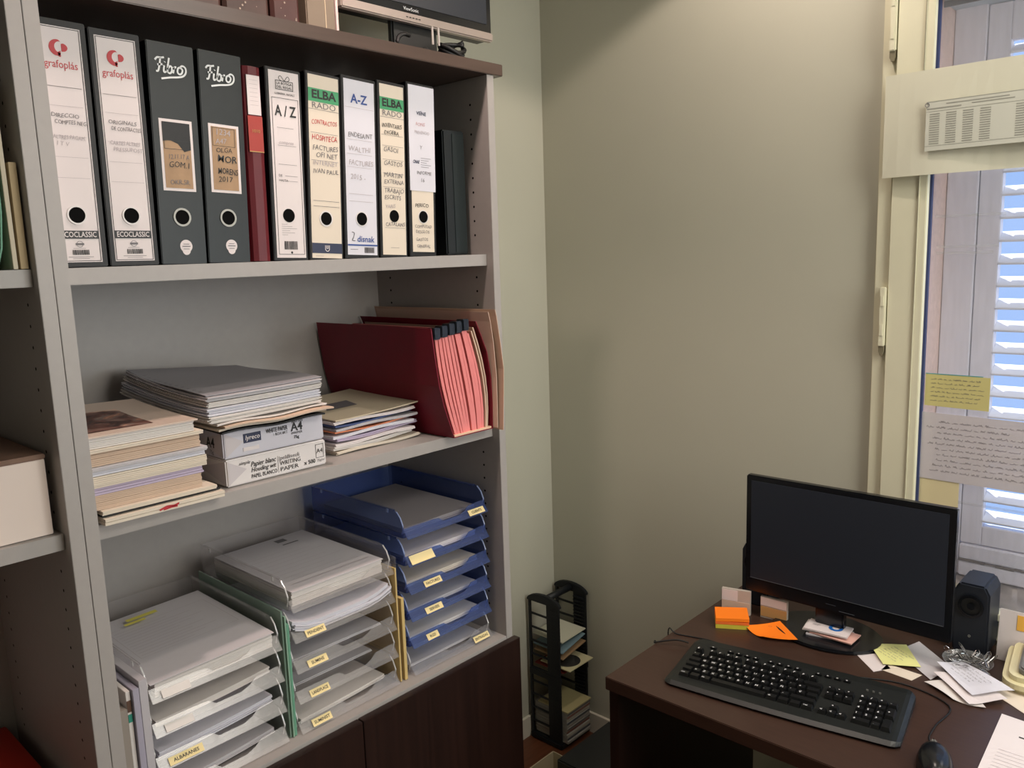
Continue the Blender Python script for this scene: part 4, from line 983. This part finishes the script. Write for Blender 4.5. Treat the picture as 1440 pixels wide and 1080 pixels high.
# sticky notes, cards and slips on the desk
def quad_thing(name, corners, h, m, label, cat, group=None, curl=0, n=8, z=DZ, layers=1):
    """a sheet with four corner points (world xy) counter-clockwise"""
    A, B_, C_, D_ = [Vector((c[0], c[1], 0)) for c in corners]; mb = MB(); vs = []; O = (A+B_+C_+D_)/4
    for s in (0, 1):
        for j in range(n+1):
            for i in range(n+1):
                u, v = i/n, j/n; p = A*(1-u)*(1-v)+B_*u*(1-v)+C_*u*v+D_*(1-u)*v
                zz = .0004+s*h+(curl(u, v) if curl else 0); vs.append((p.x-O.x, p.y-O.y, zz))
    N = (n+1)**2; ix = lambda i, j, s: s*N+j*(n+1)+i; fs = []
    for j in range(n):
        for i in range(n): fs += [(ix(i, j, 0), ix(i, j+1, 0), ix(i+1, j+1, 0), ix(i+1, j, 0)), (ix(i, j, 1), ix(i+1, j, 1), ix(i+1, j+1, 1), ix(i, j+1, 1))]
    for i in range(n): fs += [(ix(i, 0, 0), ix(i+1, 0, 0), ix(i+1, 0, 1), ix(i, 0, 1)), (ix(i, n, 0), ix(i, n, 1), ix(i+1, n, 1), ix(i+1, n, 0)), (ix(0, i, 0), ix(0, i, 1), ix(0, i+1, 1), ix(0, i+1, 0)), (ix(n, i, 0), ix(n, i+1, 0), ix(n, i+1, 1), ix(n, i, 1))]
    o = mb.add(vs, fs).build(name, m, None); o.location = (O.x, O.y, z); tag(o, label, cat, group); return o
# orange pad on yellow pad
c4 = [(.352, -.372), (.392, -.440), (.448, -.405), (.408, -.338)]
quad_thing('sticky_pad', c4, .010, mat('green yellow pad', '#C7B93C', .6), 'yellow-green sticky pad under the orange pad', 'sticky pad', None, 0, 3)
quad_thing('sticky_pad', c4, .006, mat('deep orange pad', '#E8702A', .6), 'deep orange sticky pad sandwiched between yellow and bright orange', 'sticky pad', None, 0, 3, DZ+.0108)
quad_thing('sticky_pad', [(c[0]+.001, c[1]) for c in c4], .008, orange, 'bright orange sticky pad on top, left of the desk monitor', 'sticky pad', None, lambda u, v: .002*u, 6, DZ+.0175)
tp = empty('index_tab_pad', (.455, -.372, DZ), label='white index tab pad standing behind the orange sticky pad', cat='index tabs', rz=-PI/2+.25, group='index tab pads')
MB().box(-.036, 0, .0005, .036, .010, .064).build('backing', mat('clear grey backing', '#B8AFA6', .4), tp, bevel=.0005); MB().box(-.035, -.001, .034, .004, .001, .062).build('white_tab', labelw, tp); MB().box(-.035, -.0012, .002, .035, .0, .033).build('cream_band', paper4, tp)
tp = empty('index_tab_pad', (.478, -.462, DZ), label='index tab pad with cream band standing behind the curled orange note', cat='index tabs', rz=-PI/2+.05, group='index tab pads')
MB().box(-.034, 0, .0005, .034, .008, .056).build('backing', mat('clear grey backing', '#B8AFA6', .4), tp, bevel=.0005); MB().box(-.033, -.001, .034, .032, .001, .054).build('white_tab', labelw, tp); MB().box(-.033, -.0012, .006, .033, .0, .031).build('cream_band', mat('tan band', '#C79A62', .5), tp)
o = quad_thing('sticky_note', [(.392, -.430), (.364, -.490), (.396, -.560), (.462, -.486)], .0006, orange, 'curled bright orange note with small handwriting beside the monitor foot', 'sticky note', None, lambda u, v: .014*(1-v)*(2*u-1)**2*.6+.010*v*v+.001, 10)
strokes([[(0, 0), (.006, .001), (.005, .006), (0, .005), (0, 0)]], .0007, (.005, .01, .016), rotz(-PI/2), inkred, o)
# business cards on the monitor foot
cz = DZ+.0096
for k, (ang, dx, dy, m, lab) in enumerate(((.10, -.002, -.006, paper2, 'grey card at the bottom of the card stack on the monitor foot'), (-.12, .004, -.012, mat('pink striped card', '#D8A99C', .6), 'pink-edged card low in the card stack on the monitor foot'), (.06, .001, .004, paper, 'white card second from the top of the card stack on the monitor foot'), (.0, 0, 0, labelw, 'white card with round blue logo on top of the monitor foot'))):
    b = slab(.098, .058, .0036, m, 'business_card', None, None, 2, .0005, r5, 2, 2); b.location = (.438+dx, -.556+dy, cz); b.rotation_euler = (0, 0, -PI/2+.10+ang); tag(b, lab, 'card', 'cards stacked on the monitor foot'); cz += .0041
MB().ring((.064, .034, .0040), .008, .016, X3, Y3, .0001).build('blue_ring_logo', mat('bright blue print', '#1565B8', .4), b)
rects([(.012, .030, .030, .0312), (.012, .026, .026, .027)], (0, 0, .0038), UPP, inkgrey, b)
# yellow and white slips right of the foot
zz = DZ
G = 'note slips in front of the right speaker'
quad_thing('note_slip', [(.428, -.684), (.376, -.738), (.412, -.762), (.462, -.715)], .0006, labelw, 'small white slip left of the yellow note', 'note', G)
quad_thing('note_slip', [(.395, -.748), (.388, -.812), (.425, -.822), (.430, -.75)], .0006, paper3, 'cream slip sticking out under the yellow note', 'note', G)
quad_thing('note_slip', [(.500, -.745), (.414, -.842), (.492, -.862), (.575, -.772)], .0006, paper2, 'greyish slip under the yellow note towards the speaker', 'note', G, lambda u, v: .002*v, 6, DZ+.0010)
o = quad_thing('note_slip', [(.487, -.690), (.415, -.745), (.452, -.812), (.532, -.757)], .0006, yellow, 'pale yellow handwritten sticky note lying before the right speaker', 'note', G, lambda u, v: .003*(1-u)+.001, 6, DZ+.0032)
strokes([L for r_ in range(6) for L in scribble(-.028, -.024+.009*r_, .05, .004, r5)], .0006, (0, 0, .0045), rotz(-PI/2-.55), inkgrey, o)
# white torn papers pile in front
z2 = DZ
G = 'torn white notes near the cream telephone'
for k, (cs, m, lab) in enumerate(((((.395, -.835), (.358, -.900), (.362, -.958), (.45, -.90)), paper, 'white note lowest in the torn note pile'),
                                  (((.432, -.842), (.352, -.930), (.410, -.985), (.478, -.90)), labelw, 'white note in the middle of the torn note pile'),
                                  (((.470, -.838), (.382, -.928), (.445, -.990), (.515, -.872)), labelb, 'creased bluish white note on top of the torn note pile'))):
    o = quad_thing('note', cs, .0006, m, lab, 'note', G, (lambda u, v, k=k: .003*math.sin(u*3+v*4+k)+.003), 6, z2); z2 += .006
strokes([L for r_ in range(5) for L in scribble(-.03, -.024+.010*r_, .06, .004, r5)], .0006, (0, 0, .009), rotz(-PI/2-.7), inkgrey, o)
quad_thing('note_slip', [(.452, -.935), (.385, -1.03), (.455, -1.06), (.50, -.955)], .0006, paper3, 'cream card lying partly under the cream telephone', 'note')
o = quad_thing('sheet', [(.366, -.985), (.12, -.995), (.10, -1.21), (.350, -1.20)], .0009, labelw, 'white letter sheet at the right end of the desk', 'paper')
rects([(-.070, .062, -.058, .066), (-.056, .062, -.052, .070), (-.050, .063, -.042, .068)], (0, 0, .0015), rotz(-PI/2), inkblack, o, 'header_mark'); rects([(-.040, .0-.012*k, .06, .0008-.012*k) for k in range(8)], (0, .05, .0014), rotz(-PI/2), inklight, o)
# dish of paper clips
dish = empty('clip_dish', (.525, -.885, DZ), label='clear dish in front of the right speaker', cat='dish')
mb = MB(); nn = 20
for (ra, za, rb_, zb) in ((.030, .001, .038, .014),):
    vs = [(r__*math.cos(2*PI*k/nn), r__*math.sin(2*PI*k/nn), h) for (r__, h) in ((.040, .001), (.050, .016), (.048, .016), (.039, .003)) for k in range(nn)]
    fs = [(a*nn+k, a*nn+(k+1) % nn, (a+1)*nn+(k+1) % nn, (a+1)*nn+k) for a in range(3) for k in range(nn)]+[tuple(range(nn)), tuple(3*nn+k for k in range(nn))]
    mb.add(vs, fs)
mb.build('bowl', film, dish, smooth=False)
steel = mat('steel wire', '#B5B5B5', .25, .5, metal=1)
def clip_mesh():
    P = [(0, 0), (0, .020), (.003, .024), (.006, .020), (.006, .004), (.004, .001), (.0015, .004), (.0015, .017), (.0035, .019), (.0045, .016), (.0045, .008)]
    return MB().tube([(x, y, 0) for x, y in P], .0005, 5).build('paper_clip', steel, None)
cm = clip_mesh()
for k in range(44):
    o = cm if k == 0 else cm.copy()
    if k: COL.objects.link(o)
    rr_ = .032*math.sqrt(r5.random()); aa = r5.random()*6.28
    o.location = (.525+rr_*math.cos(aa)-.005, -.885+rr_*math.sin(aa)-.008, DZ+.006+r5.random()*.016); o.rotation_euler = (r5.uniform(-.7, .7), r5.uniform(-.7, .7), r5.random()*6.28); o.scale = (1.35, 1.35, 1.35)
    tag(o, 'steel paper clip heaped in the clear dish by the right speaker', 'paper clip', 'paper clips in the dish')
for k in range(2):
    o = empty('binder_clip', (.545-.03*k, -.846-.014*k, DZ), label='steel-handled binder clip standing at the %s of the clip dish' % ('back edge' if k == 0 else 'left front edge'), cat='binder clip', rz=.6*k)
    MB().prism([(-.006, .0), (.006, 0), (.001, .010), (-.001, .010)], 'y', 0, .016).build('clamp', blackm, o)
    MB().tube([(-.001, .004, .009), (-.004, .003, .024), (-.005, .008, .028), (-.004, .013, .024), (-.001, .012, .009)], .0008, 5).build('wire_handle', steel, o)
# cream telephone with grey handset
ph = empty('telephone', (.455, -.962, DZ), label='cream desk telephone with a grey keypad unit at the right edge', cat='telephone', rz=-PI/2+.10)
def rrect(x0, y0, x1, y1, r, n=6):
    out = []
    for cx, cy, a0 in ((x1-r, y1-r, 0), (x0+r, y1-r, 90), (x0+r, y0+r, 180), (x1-r, y0+r, 270)):
        for k in range(n+1):
            a = math.radians(a0+90*k/n); out.append((cx+r*math.cos(a), cy+r*math.sin(a)))
    return out
bp_ = MB().prism(rrect(0, 0, .19, .17, .034), 'z', .001, .034).build('base', cream_p, ph, bevel=.011, seg=4)
for v in bp_.data.vertices:
    if v.co.z > .015: v.co.z += .10*v.co.y
Mq = Matrix.Translation((.028, .022, .033)) @ Matrix.Rotation(.10, 4, 'X')
pad = MB().prism(rrect(0, 0, .12, .13, .014), 'z', 0, .018); pad.v = [tuple(Mq @ Vector(v)) for v in pad.v]
k_ = pad.build('keypad_unit', grey_p, ph, bevel=.004)
for a in range(4):
    for c_ in range(5):
        MB().box(.010+a*.019, .010+c_*.017, .0175, .024+a*.019, .021+c_*.017, .0215, Mq).build('key', cream_p, k_, bevel=.001)
# small standing cards behind the phone
st = empty('card_stand', (.60, -.945, DZ), label='white leaflet with orange and red print standing by the window', cat='leaflet', rz=-PI/2)
mb = MB(); Mq = Matrix.Rotation(-.15, 4, 'X'); mb.box(-.022, 0, .001, .085, .002, .115, Mq); mb.build('leaflet_sheet', labelw, st)
mb = MB(); mb.box(.012, -.001, .075, .085, .0, .108, Mq); mb.build('orange_print', mat('orange print', '#E8B04A', .6), st)
mb = MB(); mb.box(.016, -.001, .030, .085, .0, .046, Mq); mb.build('red_print', mat('red block print', '#C1443A', .6), st)
mb = MB(); mb.box(.000, .008, .001, .10, .010, .10, Matrix.Rotation(-.10, 4, 'X')); mb.build('rear_sheet', paper, st)

# ------------------------------------------------------------------ papers taped to the window
WL = (-Y3, Z3)
def win_sheet(name, x, y0, z0, y1, z1, m, label, cat='paper', bow=0, t=.0006, n=10, zt=0, group=None):
    mb = MB(); vs = []
    for s in (0, 1):
        for j in range(3):
            for i in range(n+1):
                u, v = i/n, j/2; vs.append((-bow(u, v) if bow else 0, (y1-y0)*u, (z1-z0)*v+zt*u))
    for p in range(len(vs)//2, len(vs)): vs[p] = (vs[p][0]-t, vs[p][1], vs[p][2])
    N = 3*(n+1); ix = lambda i, j, s: s*N+j*(n+1)+i; fs = []
    for j in range(2):
        for i in range(n): fs += [(ix(i, j, 0), ix(i+1, j, 0), ix(i+1, j+1, 0), ix(i, j+1, 0)), (ix(i, j, 1), ix(i, j+1, 1), ix(i+1, j+1, 1), ix(i+1, j, 1))]
    for i in range(n): fs += [(ix(i, 0, 0), ix(i, 0, 1), ix(i+1, 0, 1), ix(i+1, 0, 0)), (ix(i, 2, 0), ix(i+1, 2, 0), ix(i+1, 2, 1), ix(i, 2, 1))]
    for j in range(2): fs += [(ix(0, j, 0), ix(0, j+1, 0), ix(0, j+1, 1), ix(0, j, 1)), (ix(n, j, 0), ix(n, j, 1), ix(n, j+1, 1), ix(n, j+1, 0))]
    o = mb.add(vs, fs).build(name, m, None); o.location = (x, y0, z0); tag(o, label, cat, group); return o
o = win_sheet('plastic_sleeve', .660, -.622, 1.795, -1.12, 2.02, sheet_film, 'wide cream translucent sheet taped over the window frame and glass', 'sheet', lambda u, v: .006*math.sin(u*9)*(1-v)+.002, n=16, zt=.0)
o = win_sheet('printed_table', .6460, -.714, 1.845, -1.02, 1.950, mat('printed sheet paper', '#C9C9BC', .7), 'printed data table sheet on the upper window sheet', 'paper', None, n=2)
rs = []
for c_ in range(9):
    for r_ in range(14):
        if c_ != 4: rs.append((.008+c_*.033, .014+r_*.0048, .008+c_*.033+.020, .0162+r_*.0048))
rects(rs+[(.002, .088, .07, .0905), (.04, .096, .16, .098), (.09, .0905, .17, .0925), (0, .083, .30, .0838), (0, .010, .30, .0108), (.0, .1035, .30, .1045)], (-.0007, 0, 0), WL, mat('faint table print', '#97968C', .6), o)
MB().ring((-.0014, -.002, .098), .0035, .0048, -Y3, Z3, .0005, 16).build('eyelet', inkgrey, o)
o = win_sheet('sticky_note', .695, -.725, 1.268, -.860, 1.344, mat('olive yellow paper', '#C9C080', .7), 'olive yellow note stuck on the window glass', 'note', None, n=3, zt=-.002)
strokes([L for r_ in range(6) for L in scribble(.012, .012+.010*r_, .10, .004, r5)], .0006, (-.0006, 0, 0), WL, inkgrey, o)
rects([(.0, .0745, .12, .0765)], (-.0006, 0, 0), WL, mat('teal edge', '#4F9C9C', .6), o, 'teal_edge')
o = win_sheet('handwritten_sheet', .694, -.720, 1.092, -1.02, 1.252, note_tr, 'pinkish white handwritten sheet stuck on the window glass', 'paper', None, n=4, zt=-.003)
strokes([L for r_ in range(10) for L in scribble(.012+r5.random()*.03, .020+.013*r_, .26-r5.random()*.1, .0055, r5)], .0007, (-.0006, 0, 0), WL, inkgrey, o)
win_sheet('torn_note', .6955, -.722, .99, -.808, 1.095, mat('cream torn paper', '#D6C9A0', .7), 'cream torn note on the glass just above the desk monitor', 'note', None, n=3)
for k, (zz, y1) in enumerate(((1.632, -.86), (1.618, -.85), (1.042, -1.0), (1.70, -.87))):
    win_sheet('tape_strip', .6962, -.735 if k < 3 else -.728, zz, y1, zz+.006, film, 'clear tape strip across the window glass, %s' % ('upper of the pair', 'lower of the pair', 'below the handwritten sheet', 'just under the wide sheet')[k], 'tape', None, n=2)

# ------------------------------------------------------------------ disc tower in the corner
TX0, TX1, TY0, TY1, TH = .545, .692, .290, .420, .522
tw = empty('disc_tower', (TX0, TY0, FZ), label='black plastic disc tower standing in the room corner', cat='disc rack')
def T_(x0, y0, z0, x1, y1, z1): return (x0-TX0, y0-TY0, z0-FZ, x1-TX0, y1-TY0, z1-FZ)
tp_ = mat('matt black rack plastic', '#15181C', .5, .4)
MB().box(*T_(TX0-.006, TY0-.006, FZ, TX1+.004, TY1, FZ+.022)).build('base', tp_, tw, bevel=.004)
for X in (TX0, TX1-.006):
    mb = MB()
    mb.box(*T_(X, TY0, FZ+.02, X+.007, TY0+.052, TH)); mb.box(*T_(X, TY1-.010, FZ+.02, X+.007, TY1, TH))
    zz = FZ+.06
    while zz < TH: mb.box(*T_(X, TY0+.052, zz, X+.006, TY1-.01, zz+.006)); zz += .048
    mb.box(*T_(X-.002, TY0-.002, .262, X+.008, TY1+.0, .282))
    mb.build('side_panel', tp_, tw, bevel=.0008)
    sg = 1 if X == TX0 else -1; rib = MB(); zz = FZ+.04
    while zz < TH-.01:
        if abs(zz-.27) > .02:
            XX = X+.007 if sg == 1 else X-.007
            rib.box(*T_(XX, TY0+.006, zz, XX+.007, TY0+.048, zz+.0025))
            if sg == 1: rib.box(*T_(X-.0015, TY0+.008, zz, X+.0003, TY0+.030, zz+.002))
        zz += .0125
    o = rib.build('slot_ribs', tp_, tw); o['kind'] = 'stuff'
    # arched cap
    pts = []
    for k in range(13):
        a = PI*k/12; pts.append((TY0-TY0+.064+.070*math.cos(a), TH-FZ+.030*math.sin(a)))
    MB().prism(pts, 'x', X-TX0-.004, X-TX0+.011).build('arched_cap', tp_, tw, bevel=.002)
MB().tube([(0, .064, TH-FZ+.012), (TX1-TX0, .064, TH-FZ+.012)], .011, 12).build('handle_bar', tp_, tw, smooth=True)
r9 = random.Random(9)
cdcols = ['#8F8A80', '#5F5A58', '#7A5044', '#A39C8C', '#46494E', '#6B6358']
def disc_case(z, label, m, dy=0, rz=0, ry=0, slim=False, dz=.0098):
    b = empty('disc_case', (TX0+.0085, TY0-.018+dy, z), label=label, cat='disc case', group='disc cases in the corner tower', rz=rz, ry=ry)
    MB().box(0, 0, 0, .124, .138, dz).build('case', m, b, bevel=.0008)
    MB().box(.001, -.0003, .0018, .123, .002, dz-.0018).build('spine_insert', mat('insert %s' % cdcols[int(z*1000) % 6], cdcols[int(z*1000) % 6], .5), b)
    return b
ordn = ['lowest', 'second', 'third', 'fourth', 'fifth', 'sixth', 'seventh', 'eighth', 'ninth', 'tenth']
clearcase = clear_plastic('clear case plastic', (.8, .8, .78), .3, (.42, .40, .36), .15)
for k in range(10):
    disc_case(FZ+.024+k*.0108, 'disc case, %s up in the bottom pile of the tower' % ordn[k], clearcase, R_.uniform(-.004, .004))
b = empty('disc_sleeve', (TX0+.0085, TY0-.022, FZ+.024+10*.0108), label='cream card sleeve topping the bottom pile in the disc tower', cat='disc case', group='disc cases in the corner tower')
MB().box(0, 0, 0, .126, .128, .004).build('sleeve', mat('yellow cream sleeve', '#B7AC7E', .6), b)
for k, (z, m, ry, lab, dy) in enumerate(((.298, mat('red sleeve', '#7C2A20', .5), .0, 'thin red-edged sleeve below the cream disc sleeve', -.01), (.312, mat('cream white sleeve', '#CFC7A0', .6), .0, 'cream sleeve with a visible disc sticking out of the tower', -.035),
        (.345, mat('brown sleeve', '#9A7E5E', .6), -.16, 'brown open sleeve tilted in the tower', -.008), (.365, mat('pale blue sleeve', '#7F97A0', .5), -.2, 'pale blue sleeve tilted in the tower', -.006), (.402, mat('white sleeve', '#C9C8B4', .5), -.04, 'white sleeve uppermost in the disc tower', -.006))):
    b = empty('disc_sleeve', (TX0+.0085, TY0+dy, z), label=lab, cat='disc case', group='disc cases in the corner tower', ry=ry)
    MB().box(0, 0, 0, .124, .125, .004).build('sleeve', m, b, bevel=.0008)
    if k == 1:
        MB().disc((.052, .050, .0045), .042, X3, Y3, .0008, n=32).build('disc', mat('disc silver', '#7A7A78', .2, .5, metal=.8), b)
# thing leaning behind the tower on the wall
# black low box and pale carton on the floor in front
bx = empty('floor_case', (.40, .035, FZ), label='low black case on the floor between disc tower and desk', cat='case')
MB().box(0, 0, .001, .27, .155, .085).build('body', mat('charcoal case plastic', '#2A2C2C', .5), bx, bevel=.004); MB().box(.01, -.002, .04, .26, .001, .043).build('seam', holem, bx)
ct = empty('open_carton', (.28, .02, FZ), label='pale cardboard box on the floor beside the bookcase', cat='box')
mb = MB(); mb.box(0, 0, .001, .165, .222, .004); 
for q in ((0, 0, .002, .003, .222, .068), (.162, 0, .002, .165, .222, .068), (0, 0, .002, .165, .003, .068), (0, .219, .002, .165, .222, .068)): mb.box(*q)
mb.build('carton_walls', mat('pale cardboard', '#B5A98C', .8), ct)
